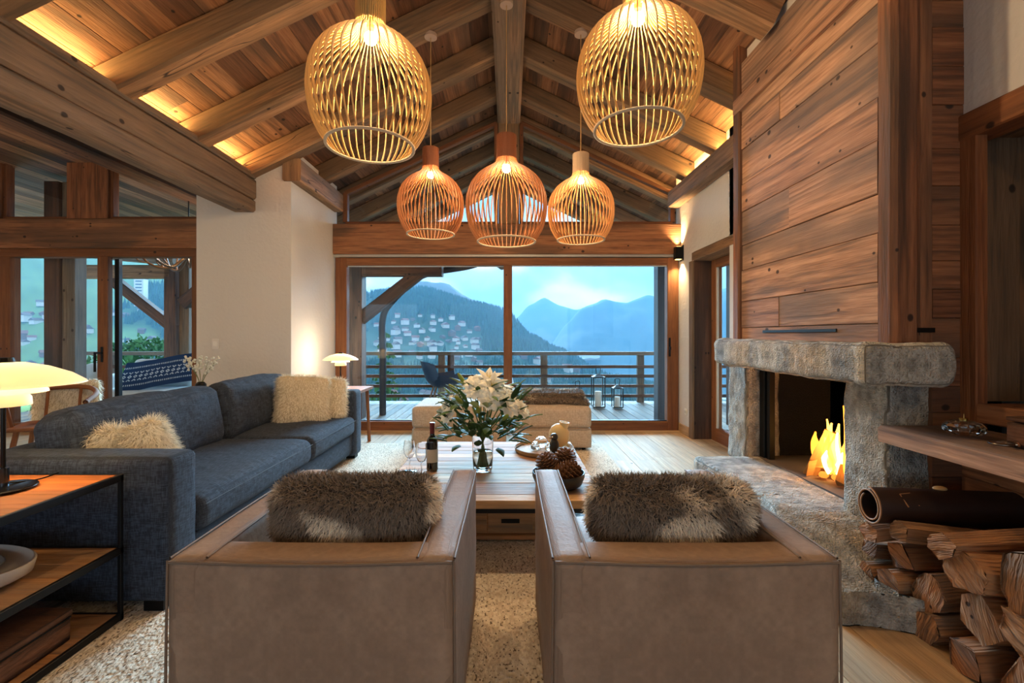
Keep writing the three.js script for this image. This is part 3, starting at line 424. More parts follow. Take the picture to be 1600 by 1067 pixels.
// ---------- terrace furniture seen through the glass
{
  const cushion = std({ color: 0xcfd3cf, roughness: 1 }), blueC = std({ color: 0x4a6478, roughness: 1 }), navy = std({ color: 0x1c3a5e, roughness: 1 }), woodF = M.rafter[2];
  const s = thing('outdoor_sofa', 'white cushioned terrace sofa beyond the open sliding door', 'sofa', [-5.6, 0, -7.55]);
  part(s, 'seat_cushion', softBox(2.9, .34, .95, { r: .06, puff: [0, .03, .02] }), cushion, [.3, .22, 0]); part(s, 'back_cushion', softBox(1.05, .5, .22, { r: .08, puff: [0, 0, .05], wrinkle: .01 }), cushion, [-.35, .62, -.36], [-.12, 0, 0]); part(s, 'back_cushion', softBox(1.05, .5, .22, { r: .08, puff: [0, 0, .05], wrinkle: .01, seed: 4 }), cushion, [.78, .62, -.36], [-.12, 0, 0]); part(s, 'armrest', softBox(.24, .6, .95, { r: .06 }), cushion, [-1.2, .32, 0]);
  part(s, 'base', new THREE.BoxGeometry(2.8, .06, .85), M.dark[0], [.3, .03, 0]);
  const t = thing('patterned_throw', 'navy throw with white snowflake pattern over the terrace sofa', 'blanket', [-5.75, .62, -7.5]); 
  const fl = texture(256, 128, (u, v, c) => { const gx = Math.abs((u * 14) % 1 - .5), gy = Math.abs((v * 7) % 1 - .5), on = (Math.abs(v - .5) < .16 && gx + gy < .42 && gx + gy > .16) || (Math.abs(Math.abs(v - .5) - .3) < .03 && ((u * 40) % 1) < .5); const k = on ? 1 : 0; c[0] = lerp(.1, .8, k); c[1] = lerp(.22, .84, k); c[2] = lerp(.38, .86, k); });
  const tg = new THREE.PlaneGeometry(1.15, .62, 40, 24), tp = tg.attributes.position; for (let i = 0; i < tp.count; i++) { const x = tp.getX(i), y = tp.getY(i); tp.setZ(i, .03 * fbm2(x * 4 + 2, y * 4, 3) + .05 * Math.sin(x * 3)); } tg.computeVertexNormals(); part(t, 'cloth', tg, std({ map: fl, roughness: 1, side: THREE.DoubleSide }), [0, .05, .0], [-.75, .1, .22]);
  const pl = [['scatter_cushion', 'slate blue cushion at the end of the terrace sofa', blueC, -4.75, .62, -7.65, .2], ['scatter_cushion', 'rumpled white pillow behind the closed dining glass', cushion, -6.55, .62, -7.2, -.5]]; for (const [n, l, m, x, y, z, ry] of pl) { const o = thing(n, l, 'cushion', [x, y, z], undefined, ry); part(o, 'cover', softBox(.5, .44, .16, { r: .07, puff: [0, 0, .06], wrinkle: .02 }), m, [0, 0, 0], [-.25, 0, 0]); part(o, 'piping', tube([[-.23, .2, .0], [.23, .2, 0], [.23, -.2, 0], [-.23, -.2, 0]], .006, 60, 5, true), m, [0, 0, 0], [-.25, 0, 0]); }
  // rocking shell chair
  const c = thing('shell_chair', 'dark blue shell chair on the terrace by the railing', 'chair', [-1.12, 0, -7.6], undefined, 1.9);
  const prof = new THREE.CatmullRomCurve3([V(0, .46, .26), V(0, .42, .1), V(0, .42, -.1), V(0, .52, -.24), V(0, .7, -.31), V(0, .86, -.36)]), sg = new THREE.BufferGeometry(), sp = [], si = [];
  for (let i = 0; i <= 20; i++) for (let j = 0; j <= 16; j++) { const p = prof.getPoint(i / 20), u = j / 8 - 1, bk = sstep(i / 20, .35, .8), w = .3 * (1 - .25 * Math.pow(Math.abs(i / 10 - 1), 4)); sp.push(u * w, p.y + (1 - bk) * .22 * Math.pow(Math.abs(u), 3) - bk * .05 * u * u, p.z + bk * .2 * u * u); }
  for (let i = 0; i < 20; i++) for (let j = 0; j < 16; j++) { const a = i * 17 + j; si.push(a, a + 1, a + 17, a + 1, a + 18, a + 17); } sg.setAttribute('position', new THREE.Float32BufferAttribute(sp, 3)); sg.setIndex(si); sg.computeVertexNormals();
  part(c, 'shell', sg, std({ color: 0x1d3550, roughness: .5, side: THREE.DoubleSide })); for (const [x, z] of [[-.22, -.22], [.22, -.22], [-.22, .22], [.22, .22]]) bar(c, 'leg', V(x * .5, .44, z * .5), V(x, .03, z), .025, .025, M.rafter[1]); for (const x of [-.22, .22]) part(c, 'rocker', tube([[x, .06, -.36], [x, .015, -.15], [x, .012, .15], [x, .06, .36]], .014, 16, 6), M.rafter[1]);
  const hat = thing('folded_cloth', 'grey folded blanket on the blue shell chair', 'blanket', [-1.1, .47, -7.6]); part(hat, 'cloth', softBox(.28, .06, .2, { r: .028, wrinkle: .008 }), std({ color: 0x6d7a80, roughness: 1 }));
  // lanterns
  const frameM = std({ color: 0x15171a, roughness: .5, metalness: .4 }), wax = std({ color: 0xe9e6da, roughness: .8 });
  for (const [l, x, h, w, D] of [['tall black metal lantern with a thick candle on the deck', 1.59, .55, .2, 8.1], ['shorter black metal lantern with candle beside the tall one', 1.92, .36, .16, 8.05], ['small black lantern half hidden behind the fur throw', 1.24, .3, .15, 8.2]]) {
    const t = thing('lantern', l, 'lantern', [x, -.01, -D], 'deck lanterns'), a = w / 2, b = .008; 
    for (const [i, j] of [[-1, -1], [1, -1], [-1, 1], [1, 1]]) box(t, 'corner_post', i * a - b, i * a + b, .03, h, j * a - b, j * a + b, frameM, 'y', { bevel: .001 });
    for (const y of [.03, h]) for (const s of [-1, 1]) { box(t, 'frame_rail', -a, a, y - b, y + b, s * a - b, s * a + b, frameM, 'x', { bevel: .001 }); box(t, 'frame_rail', s * a - b, s * a + b, y - b, y + b, -a, a, frameM, 'z', { bevel: .001 }); }
    part(t, 'roof', moved(new THREE.ConeGeometry(a * 1.3, .06, 4), 0, 0, 0, 0, Math.PI / 4, 0), frameM, [0, h + .035, 0]); part(t, 'handle', tube([[-.03, h + .05, 0], [-.035, h + .16, 0], [.035, h + .16, 0], [.03, h + .05, 0]], .007, 20, 6), frameM);
    part(t, 'base_plate', new THREE.BoxGeometry(w, .012, w), frameM, [0, .025, 0]); part(t, 'candle', cyl(w * .3, w * .3, h * .48, 20), wax, [0, .032, 0]);
    for (const s of [-1, 1]) part(t, 'pane', new THREE.PlaneGeometry(w - .02, h - .04), glass, [0, (h + .03) / 2, s * a]); }
  // antler chandelier
  const an = thing('antler_chandelier', 'antler chandelier with candle bulbs hanging over the terrace', 'chandelier', [-4.75, 2.42, -6.75]), horn = std({ color: 0x6b5038, roughness: .6 });
  part(an, 'chain', cyl(.008, .008, 1.2, 6), steel, [0, .05, 0]); for (let k = 0; k < 7; k++) { const a = k / 7 * 6.283, P = (r, y, d = 0) => [Math.cos(a + d) * r, y, Math.sin(a + d) * r]; part(an, 'antler', merge([tube([P(.05, .0), P(.25, -.16), P(.48, -.1), P(.62, .12)], .018, 20, 6), tube([P(.3, -.16), P(.38, -.02, .12), P(.4, .14, .2)], .011, 12, 6), tube([P(.48, -.1), P(.58, -.08, -.15), P(.66, .05, -.2)], .01, 12, 6)]), horn); }
  const bulb = std({ color: 0x000000, emissive: lin(1, .6, .25), emissiveIntensity: 6 }); for (let k = 0; k < 4; k++) { const a = k * 1.57 + .4; part(an, 'candle_bulb', lathe([[0, 0], [.016, .01], [.018, .035], [.006, .07], [0, .075]], 12), bulb, [Math.cos(a) * .42, .04, Math.sin(a) * .42]); }
  const pl2 = new THREE.PointLight(lin(1, .62, .28), 1.2); pl2.castShadow = true; pl2.position.set(0, .1, 0); an.add(pl2);
}

// ---------- pendant lamps of thin wooden ribs
{
  const prof = [[.345, 0], [.41, .09], [.462, .2], [.492, .33], [.5, .44], [.485, .58], [.44, .7], [.365, .8], [.27, .875], [.185, .925], [.135, .975], [.121, 1.03]];
  const curve = new THREE.CatmullRomCurve3(prof.map(([r, y]) => V(r, y, 0)));
  const slatGeo = (dia) => { // a flat rib, deep towards the axis and thin across
    const n = 26, dp = .013 / dia, th = .0052 / dia, pos = [], idx = [];
    for (let i = 0; i <= n; i++) { const p = curve.getPoint(i / n), t = curve.getTangent(i / n), nx = t.y, ny = -t.x, a = [p.x, p.y], b = [p.x - nx * dp, p.y - ny * dp]; for (const [q, z] of [[a, -th / 2], [a, th / 2], [b, th / 2], [b, -th / 2]]) pos.push(q[0] * dia, q[1] * dia, z * dia); }
    for (let i = 0; i < n; i++) for (let k = 0; k < 4; k++) { const a = i * 4 + k, b = i * 4 + (k + 1) % 4; idx.push(a, b, a + 4, b, b + 4, a + 4); }
    const g = new THREE.BufferGeometry(); g.setAttribute('position', new THREE.Float32BufferAttribute(pos, 3)); g.setIndex(idx); const f = g.toNonIndexed(); f.computeVertexNormals(); return f; };
  const birch = std({ color: 0xd8ac68, roughness: .6 }), walnut = std({ color: 0xa86a3c, roughness: .6 }), walnutCap = std({ color: 0x7c4426, roughness: .6 }), greyCap = std({ color: 0xb59a80, roughness: .6 }), ringM = std({ color: 0xc9b59a, roughness: .7 });
  const bulbM = std({ color: 0x000000, emissive: lin(1, .74, .38), emissiveIntensity: 5 }), cordM = std({ color: 0xb8905c, roughness: .7 });
  function pendant(label, x, y, D, dia, top, slat, cap, power, canopyY) {
    const t = thing('pendant_lamp', label, 'pendant lamp', [x, y, -D], 'rib pendant lamps'), N = 44, g = slatGeo(dia);
    for (let k = 0; k < N; k++) part(t, 'slat', g, slat, [0, 0, 0], [0, k / N * Math.PI * 2, 0]);
    part(t, 'bottom_ring', lathe([[.338, 0], [.345, -.006], [.362, -.004], [.362, .012], [.34, .012], [.338, 0]].map(([r, h]) => [r * dia, h * dia]), 64), ringM);
    const fl = []; for (let k = 0; k < N; k++) { const a = k / N * Math.PI * 2; fl.push(moved(new THREE.BoxGeometry(.012 * dia, .29 * dia, .0125 * dia), Math.cos(a) * .117 * dia, 1.155 * dia, Math.sin(a) * .117 * dia, 0, -a, 0)); }
    fl.push(moved(new THREE.CylinderGeometry(.114 * dia, .114 * dia, .285 * dia, 40, 1, true), 0, 1.155 * dia, 0), moved(new THREE.CylinderGeometry(.117 * dia, .117 * dia, .01 * dia, 40), 0, 1.295 * dia, 0));
    part(t, 'cap', merge(fl), cap); part(t, 'socket', cyl(.03 * dia, .04 * dia, .14 * dia, 16), cap, [0, .98 * dia, 0]);
    const gb = .055 * dia; part(t, 'bulb', new THREE.SphereGeometry(gb, 20, 14), bulbM, [0, .9 * dia, 0]);
    const h = canopyY - y; part(t, 'cord', cyl(.004, .004, h - 1.3 * dia, 6), cordM, [0, 1.3 * dia, 0]); part(t, 'canopy', cyl(.055, .055, .03, 24), std({ color: 0xb29a8a, roughness: .6 }), [0, h - .03, 0]);
    const l = new THREE.PointLight(lin(1, .7, .38), power); l.position.set(0, .9 * dia, 0); l.shadow.radius = gb / .02; l.castShadow = true; t.add(l);
  }
  const P = 2.4;
  pendant('large golden rib pendant hanging nearest the huge cracked beam', -.79, 2.355, 2.6, .69, 0, birch, birch, P, YB(.79));
  pendant('large golden rib pendant hanging nearest the chimney', .73, 2.445, 2.57, .69, 0, birch, birch, P, YB(.73));
  pendant('middle-sized rib pendant with brown cap hanging from the ridge beam', -.02, 2.07, 3.85, .69, 0, walnut, walnutCap, P * .8, 4.1);
  pendant('small rib pendant with brown cap beside the gable window', -.69, 2.17, 4.02, .585, 0, walnut, walnutCap, P * .6, YB(.69));
  pendant('small rib pendant with greyish beige cap', .636, 2.12, 4.02, .585, 0, std({ color: 0xc98f55, roughness: .6 }), greyCap, P * .6, YB(.636));
  pendant('unseen rib pendant out of view over the dining table, lighting the dining beam', -5.5, 2.0, 3.1, .6, 0, birch, birch, P * 2, 3.56);  // out of view, placed to warm the dining transom beam
  pendant('unseen rib pendant behind the viewpoint, lighting the niche and firewood', 1.3, 2.3, -1.0, .69, 0, birch, birch, P * .75, YB(1.3));  // unseen behind the camera, placed to light the log stack and niche
  pendant('unseen rib pendant behind the viewpoint, lighting the armchair backs', -1.4, 2.3, -1.4, .69, 0, birch, birch, P * .45, YB(1.4));  // unseen behind the camera, placed to give the chair backs warm light
}
// ---------- layered shade table lamps
function tableLamp(label, x, y, D, s, power) {
  const t = thing('table_lamp', label, 'table lamp', [x, y, -D]); const br = std({ color: 0x1d1a18, roughness: .25, metalness: .7 });
  const opal = phys({ color: 0xf4e4c2, roughness: .55, transmission: .3, thickness: 0, side: THREE.DoubleSide, emissive: lin(1, .86, .62), emissiveIntensity: .14 });
  part(t, 'base', lathe([[0, 0], [.1, 0], [.1, .006], [.095, .01], [.02, .014], [0, .014]].map(([a, b]) => [a * s, b * s]), 40), br); part(t, 'foot', cyl(.017 * s, .017 * s, .07 * s, 20), std({ color: 0x4a4f55, roughness: .15, metalness: .9 }), [0, .014 * s, 0]); part(t, 'stem', cyl(.008 * s, .008 * s, .34 * s, 14), br, [0, .07 * s, 0]);
  part(t, 'shade', lathe([[.035, .502], [.06, .5], [.13, .483], [.2, .452], [.243, .42], [.247, .412], [.244, .411], [.2, .443], [.13, .474], [.06, .49], [.035, .492]].map(([a, b]) => [a * s, b * s]), 56), opal);
  part(t, 'shade', lathe([[.052, .425], [.1, .412], [.128, .39], [.13, .38], [.126, .381], [.1, .403], [.05, .416]].map(([a, b]) => [a * s, b * s]), 48), opal); part(t, 'shade', lathe([[.03, .4], [.06, .388], [.08, .36], [.082, .33], [.079, .33], [.075, .36], [.058, .38], [.03, .392]].map(([a, b]) => [a * s, b * s]), 40), opal);
  part(t, 'finial', cyl(.036 * s, .03 * s, .02 * s, 20), br, [0, .5 * s, 0]); part(t, 'bulb', new THREE.SphereGeometry(.03 * s, 16, 12), std({ color: 0x000000, emissive: lin(1, .72, .36), emissiveIntensity: 8 }), [0, .42 * s, 0]);
  part(t, 'switch_cord', tube([[0, .02 * s, -.01], [.03, .006, -.1 * s], [.02, .004, -.2 * s]], .003, 16, 5), br);
  const l = new THREE.PointLight(lin(1, .78, .5), power); l.position.set(0, .42 * s, 0); l.shadow.radius = 1.4; l.castShadow = true; t.add(l); return t;
}
tableLamp('glowing layered-shade lamp on the console in front of the sofa arm', -2.0, .672, 1.8, 1, .5);
tableLamp('glowing layered-shade lamp on the small table beyond the sofa', -1.96, .665, 5.3, .8, .7);
// ---------- fireplace
const stoneCol = texture(1024, 512, (u, v, c) => { const a = fbm2(u * 14, v * 9, 5), b = fbm2(u * 50 + 3, v * 40, 4), d = fbm2(u * 5 + 8, v * 5, 3); mixc([.78, .75, .69], [.50, .49, .48], clamp(a * 1.1 - .05, 0, 1), c); mixc(c, [.68, .57, .44], sstep(d, .5, .7) * .5, c); const k = .72 + .55 * b; c[0] *= k; c[1] *= k; c[2] *= k; });
const stoneBump = texture(512, 512, (u, v, c) => { c[0] = c[1] = c[2] = .5 * fbm2(u * 20, v * 14, 5) + .5 * Math.abs(fbm2(u * 60, v * 60, 3) - .5) * 2; }, false);
const stone = std({ map: stoneCol, bumpMap: stoneBump, bumpScale: .03, roughness: .92 });
stone.map.repeat.set(.6, .6); stone.bumpMap.repeat.set(1.5, 1.5); stone.map.updateMatrix();
{
  const t = thing('stone_fireplace', 'rough stone fireplace with a thick slab mantel', 'fireplace', [0, 0, 0]);
  // mantel slab, running away along the wall
  const L = 1.76, g = roughStone(L, .21, .42, 40, .018, { seed: 4, scale: 7, r: .05 });
  part(t, 'mantel', g, stone, [1.87, 1.145, -2.93], [0, Math.PI / 2 - .06, 0]);
  part(t, 'pillar_stone', roughStone(.27, .84, .3, 24, .012, { seed: 9, scale: 9, r: .015 }), stone, [2.05, .66, -3.82]);
  part(t, 'pillar_stone', roughStone(.24, .84, .3, 28, .014, { seed: 14, scale: 9, r: .015 }), stone, [2.03, .66, -2.45]);
  // hearth slab: high at the far end, sinking to a thin lip near the logs
  const hearth = roughStone(1.75, .3, .62, 44, .012, { seed: 21, scale: 5, r: .04, shape: (o, u) => { const f = sstep(-o.x, .15, .86); o.y -= f * .21 * (u[1] > 0 ? 1 : 0) * (.75 + .25 * u[1]); o.z -= .06 * f * (u[2] < 0 ? 1 : 0); o.x -= .06 * Math.sin(o.z * 9 + 1) * (u[0] < 0 ? 1 : 0); if (u[2] > 0) o.z -= .42 * u[2] * sstep(-o.x, .5, .72); if (u[1] < 0) o.y = Math.max(o.y, -.15); o.z += .03 * Math.sin(o.x * 5 + 1); } });
  part(t, 'hearth_slab', hearth, stone, [1.83, .152, -2.82], [0, Math.PI / 2, 0]);
  const soot = std({ color: 0x1d1b1a, roughness: 1, bumpMap: stoneBump, bumpScale: .02 });
  part(t, 'firebox_back', new THREE.BoxGeometry(.04, .9, 1.4), soot, [2.62, .72, -3.1]); part(t, 'firebox_side', new THREE.BoxGeometry(.5, .9, .04), soot, [2.4, .72, -3.7]); part(t, 'firebox_side', new THREE.BoxGeometry(.5, .9, .04), soot, [2.4, .72, -2.5]); part(t, 'firebox_top', new THREE.BoxGeometry(.6, .04, 1.3), soot, [2.3, 1.05, -3.1]); part(t, 'firebox_floor', new THREE.BoxGeometry(.62, .04, 1.24), std({ color: 0x5d5450, roughness: 1 }), [2.31, .29, -3.1]);
  const fm = std({ color: 0x0d0c0c, roughness: .5, metalness: .5 }); box(t, 'steel_frame', 2.02, 2.1, .3, 1.05, -3.67, -3.6, fm, 'y', { bevel: .006 }); box(t, 'steel_frame', 2.03, 2.08, .3, 1.05, -3.585, -3.55, fm, 'y', { bevel: .006 }); box(t, 'steel_frame', 2.0, 2.1, 1.0, 1.05, -3.67, -2.6, std({ color: 0x1f3544, roughness: .6 }), 'z', { bevel: .004 });
  for (const [x, z] of [[1.945, -2.41], [1.97, -2.33]]) part(t, 'iron_hook', new THREE.TorusGeometry(.013, .003, 6, 16, 4.6), blackMetal, [x - .02, 1.0, z], [0, Math.PI / 2, .5]);
  // fire
  const lg = (x, y, z, l, r, rx, ry, rz, nm, lb) => { const m = solo('burning_log', lb, 'log', splitLog(l, r, Math.floor(x * 100 + z * 1000)), M.fire, [x, y, z], 'logs in the fire', [rx, ry, rz]); return m; };
  M.fire = std({ map: T_oak.map, color: 0xd8c4a8, roughness: .9 });
  lg(2.22, .38, -3.2, .42, .06, 0, .5, .05, 0, 'pale split log lying across the fire'); lg(2.3, .38, -3.05, .4, .055, 0, -.7, 0, 0, 'split log at the back of the fire'); lg(2.17, .46, -3.16, .34, .06, .2, 0, 1.25, 0, 'split log propped upright against the flames'); lg(2.22, .45, -2.98, .36, .05, -.4, .3, .9, 0, 'leaning log glowing among the flames');
  const f = thing('fire', 'bright orange flames burning in the stone fireplace', 'fire', [2.22, .36, -3.04]);
  const r = mulberry(12), cols = [[1, .26, .02, 3.2], [1, .42, .05, 4.5], [1, .62, .16, 7]].map(([a, b, c, e]) => std({ color: 0x000000, emissive: lin(a, b, c), emissiveIntensity: e, transparent: true, opacity: .72 }));
  for (let k = 0; k < 22; k++) { const h = (.18 + .3 * r()) * (k % 3 === 2 ? .7 : 1), x0 = (r() - .5) * .22, z0 = (r() - .5) * .34, w = .018 + .022 * r(), ph = r() * 6, pts = []; for (let i = 0; i <= 6; i++) { const q = i / 6; pts.push([x0 + .03 * Math.sin(ph + q * 4) * q, h * q, z0 + .035 * Math.cos(ph + q * 5) * q]); }
    const tb = new THREE.TubeGeometry(new THREE.CatmullRomCurve3(pts.map((p) => V(...p))), 18, w, 8), p = tb.attributes.position, c = new THREE.CatmullRomCurve3(pts.map((q) => V(...q))); for (let i = 0; i <= 18; i++) { const q = i / 18, ce = c.getPointAt(q), kf = Math.pow(Math.sin(Math.PI * Math.pow(1 - q, 1.6) * .96 + .1), .8) ; for (let j = 0; j <= 8; j++) { const id = i * 9 + j; p.setXYZ(id, ce.x + (p.getX(id) - ce.x) * Math.max(kf, .02), ce.y + (p.getY(id) - ce.y) * .3, ce.z + (p.getZ(id) - ce.z) * Math.max(kf, .02)); } } tb.computeVertexNormals(); part(f, 'flame', tb, cols[k % 3]); }
  const em = std({ color: 0x1a0d08, emissive: lin(1, .18, .02), emissiveIntensity: 1.6, roughness: 1 }); for (let k = 0; k < 14; k++) part(f, 'ember', moved(new THREE.IcosahedronGeometry(.018 + .02 * r(), 1), 0, 0, 0, 0, 0, 0, [1, .7, 1]), em, [(r() - .5) * .24, -.02 + .02 * r(), (r() - .5) * .4]);
  const l = new THREE.PointLight(lin(1, .4, .1), 2.2); l.position.set(0, .16, 0); l.shadow.radius = 4; l.castShadow = true; f.add(l);
}
// split firewood: a wedge or half-round section along x, hacked ends
function splitLog(len, r, seed, kind = seed % 3) {
  const rd = mulberry(seed * 17 + 3), sec = [], m = 4 + kind, cor = []; for (let i = 0; i < m; i++) { const a = (i + .35 * (rd() - .5)) / m * 6.283, q = r * (.85 + .35 * rd()); cor.push([Math.cos(a) * q, Math.sin(a) * q * .85]); }
  for (let i = 0; i < m; i++) for (let j = 0; j < 3; j++) { const A = cor[i], B = cor[(i + 1) % m], t = j / 3, w = 1 + (j ? .05 * (rd() - .4) : -.03); sec.push([lerp(A[0], B[0], t) * w, lerp(A[1], B[1], t) * w]); }
  let cx = 0, cy = 0; for (const p of sec) { cx += p[0]; cy += p[1]; } cx /= sec.length; cy /= sec.length;
  const N = sec.length, S = 8, pos = [], uv = [], idx = [], uo = rd(), vo = rd();
  for (let k = 0; k < N; k++) { const A = sec[k], B = sec[(k + 1) % N], b = pos.length / 3, l = Math.hypot(A[0] - B[0], A[1] - B[1]); for (let s = 0; s <= S; s++) { const x = (s / S - .5) * len, w = (fbm2(x * 8 + seed, k * .0 + seed, 2) - .5) * r * .25; pos.push(x, A[0] - cx + w, A[1] - cy, x, B[0] - cx + w, B[1] - cy); uv.push(x / 4 + uo, k * .012 + vo, x / 4 + uo, k * .012 + l + vo); } for (let s = 0; s < S; s++) { const a = b + s * 2; idx.push(a, a + 1, a + 2, a + 1, a + 3, a + 2); } }
  for (const e of [-1, 1]) { const b = pos.length / 3; pos.push(e * (len / 2 + r * .05), 0, 0); uv.push(uo, vo); for (const p of sec) { pos.push(e * len / 2 + (rd() - .5) * r * .22, p[0] - cx, p[1] - cy); uv.push(p[0] * .6 + uo, p[1] * 2 + vo); } for (let k = 0; k < N; k++) { const a = b + 1 + k, c = b + 1 + (k + 1) % N; e < 0 ? idx.push(b, c, a) : idx.push(b, a, c); } }
  const g = new THREE.BufferGeometry(); g.setAttribute('position', new THREE.Float32BufferAttribute(pos, 3)); g.setAttribute('uv', new THREE.Float32BufferAttribute(uv, 2)); g.setIndex(idx); g.computeVertexNormals(); return g;
}
{ // stacked firewood, the hacked ends towards the room
  const tone = woods(T_old, [0xffe4c4, 0xf4d0a8, 0xffdcb8, 0xe0b890, 0xd0b49c], .95, .02), r = mulberry(8); let k = 0;
  const rows = [[-2.19, .06, .3], [-2.06, .07, .3], [-1.9, .085, .34], [-1.72, .09, .4], [-1.53, .1, .44], [-1.32, .1, .5], [-1.1, .1, .5]];
  for (const [z, rad, top] of rows) { let y = rad * .7; while (y < top) { const rr_ = rad * (.9 + .2 * r()), l = .44 + .08 * r(), x = 1.71 + l / 2 + .06 * r(); solo('firewood_log', ['thin rough', 'stout rough', 'chunky'][(k * 7) % 3] + [' pale', ' brown', ' dark'][k % 3] + ' split log in row ' + ['beside the hearth', 'two from the hearth', 'three from the hearth', 'in mid stack', 'past mid stack', 'at the open end', 'last of the stack'][rows.findIndex((q) => q[0] === z)] + (y < .12 ? ', on the floor' : y < .25 ? ', halfway up' : ', on top'), 'log', splitLog(l, rr_, 40 + k), tone[[0, 1, 3][k % 3]], [x, y, z + (r() - .5) * .02], 'stacked firewood', [r() * 6.28, (r() - .5) * .16, (r() - .5) * .06]); y += rr_ * 1.72; k++; } }
  const top = [[1.86, .37, -2.17, .1, 'pale split batten lying on the firewood beside the leather roll'], [1.86, .4, -1.98, -.12, 'long split log lying across the top of the stack'], [1.84, .47, -1.78, .05, 'smooth pale split log on top of the stack']]; for (const [x, y, z, ry, lb] of top) solo('firewood_log', lb, 'log', splitLog(.5, .06, 90 + Math.floor(y * 100)), tone[k++ % 3], [x + .1, y, z], undefined, [1.1, ry, .03]);
  // rolled leather bag
  const t = thing('leather_roll', 'rolled dark brown leather log carrier on the firewood', 'bag', [1.68, .49, -2.12]); const hide = std({ color: 0x2e1a12, roughness: .45 }), edge = std({ color: 0xa5744c, roughness: .7 });
  const sp = []; for (let i = 0; i <= 60; i++) { const a = i / 60 * 6.283 * 1.9, q = .085 - .03 * i / 60; sp.push([Math.cos(a) * q, Math.sin(a) * q]); } const L = .62, pos = [], idx = [], uvs = []; for (let i = 0; i <= 60; i++) for (const x of [0, L]) { pos.push(x, sp[i][0], sp[i][1]); uvs.push(x, i * .01); } for (let i = 0; i < 60; i++) { const a = i * 2; idx.push(a, a + 1, a + 2, a + 1, a + 3, a + 2); } const g = new THREE.BufferGeometry(); g.setAttribute('position', new THREE.Float32BufferAttribute(pos, 3)); g.setAttribute('uv', new THREE.Float32BufferAttribute(uvs, 2)); g.setIndex(idx); g.computeVertexNormals();
  part(t, 'hide', g, std({ color: 0x2e1a12, roughness: .45, side: THREE.DoubleSide }), [0, 0, 0], [0, -.12, 0]); part(t, 'edge', new THREE.TubeGeometry(new THREE.CatmullRomCurve3(sp.map(([y, z]) => V(-.002, y, z))), 120, .004, 5), edge, [0, 0, 0], [0, -.12, 0]);
  part(t, 'button', moved(new THREE.SphereGeometry(.03, 18, 10), 0, 0, 0, 0, 0, 0, [1, .35, .7]), std({ color: 0xc79a62, roughness: .6 }), [.3, .087, .03]); for (const x of [.12, .44]) part(t, 'strap', merge([new THREE.BoxGeometry(.05, .003, .004).translate(0, .03, 0), new THREE.BoxGeometry(.004, .06, .004).translate(-.025, 0, 0), new THREE.BoxGeometry(.004, .06, .004).translate(.025, 0, 0)]), edge, [x, .05, .075], [-.75, 0, .1]);
}

// ---------- fur and fabric
const hairGeo = (() => { const pos = [], idx = [], n = 4; for (let i = 0; i <= n; i++) { const t = i / n, w = .5 * (1 - t * .92), z = .28 * t * t; pos.push(-w, t, z, w, t, z); } for (let i = 0; i < n; i++) { const a = i * 2; idx.push(a, a + 1, a + 2, a + 1, a + 3, a + 2); } const g = new THREE.BufferGeometry(); g.setAttribute('position', new THREE.Float32BufferAttribute(pos, 3)); g.setIndex(idx); g.computeVertexNormals(); return g; })();
const hairMat = std({ color: 0xffffff, roughness: .85, side: THREE.DoubleSide });
function fur(parent, geo, n, len, width, colour, comb = V(0, -.5, 0), seed = 1, spread = .55) {
  const r = mulberry(seed), im = new THREE.InstancedMesh(hairGeo, hairMat, n), s = new MeshSurfaceSampler(new THREE.Mesh(geo)); s.setRandomGenerator ? s.setRandomGenerator(r) : (s.randomFunction = r); s.build();
  const p = V(0, 0, 0), nn = V(0, 0, 0), d = V(0, 0, 0), x = V(0, 0, 0), z = V(0, 0, 0), m = new THREE.Matrix4(), c = new THREE.Color();
  for (let i = 0; i < n; i++) { s.sample(p, nn); d.copy(nn).addScaledVector(comb, .6 + .8 * fbm3(p.x * 14, p.y * 14, p.z * 14 + seed, 2)).add(V((r() - .5) * spread * 2, (r() - .5) * spread * 2, (r() - .5) * spread * 2)).normalize(); if (d.dot(nn) < .12) d.addScaledVector(nn, .3 - d.dot(nn)).normalize();
    z.copy(nn).addScaledVector(d, -nn.dot(d)); if (z.lengthSq() < 1e-5) z.set(r() - .5, r() - .5, r() - .5).cross(d); z.normalize().negate(); x.copy(d).cross(z).normalize(); const l = len * (.6 + .7 * r()); m.makeBasis(x.multiplyScalar(width), d.clone().multiplyScalar(l), z.clone().multiplyScalar(l)); m.setPosition(p); im.setMatrixAt(i, m); colour(p, r, c); im.setColorAt(i, c); }
  im.name = 'fur'; im.userData = { kind: 'stuff' }; shadow(im); parent.add(im); return im;
}
const cream = (p, r, c) => { const b = .85 + .2 * r(); c.setRGB(.97 * b, .88 * b, .72 * b); };
const wolf = (seed) => (p, r, c) => { const k = fbm3(p.x * 6 + seed, p.y * 7 + 2, p.z * 7 + seed, 3), v = sstep(k, .49, .61), b = .55 + .8 * r(); c.setRGB(lerp(.25, .95, v) * b, lerp(.185, .8, v) * b, lerp(.135, .62, v) * b); };
const weave = (seed, A, B, f) => texture(512, 512, (u, v, c) => { const a = Math.sin(u * f * 6.283) * .5 + .5, b = Math.sin(v * f * 6.283) * .5 + .5, n = fbm2(u * 90 + seed, v * 14, 3) * .5 + fbm2(u * 14, v * 90 + seed, 3) * .5, k = clamp(.25 * a + .25 * b + (n - .5) * 2.6 + .25, 0, 1); mixc(A, B, k, c); }, true, THREE.RepeatWrapping);
const linenBump = texture(256, 256, (u, v, c) => { c[0] = c[1] = c[2] = .5 + .25 * Math.sin(u * 64 * 6.283) + .25 * Math.sin(v * 64 * 6.283); }, false, THREE.RepeatWrapping);
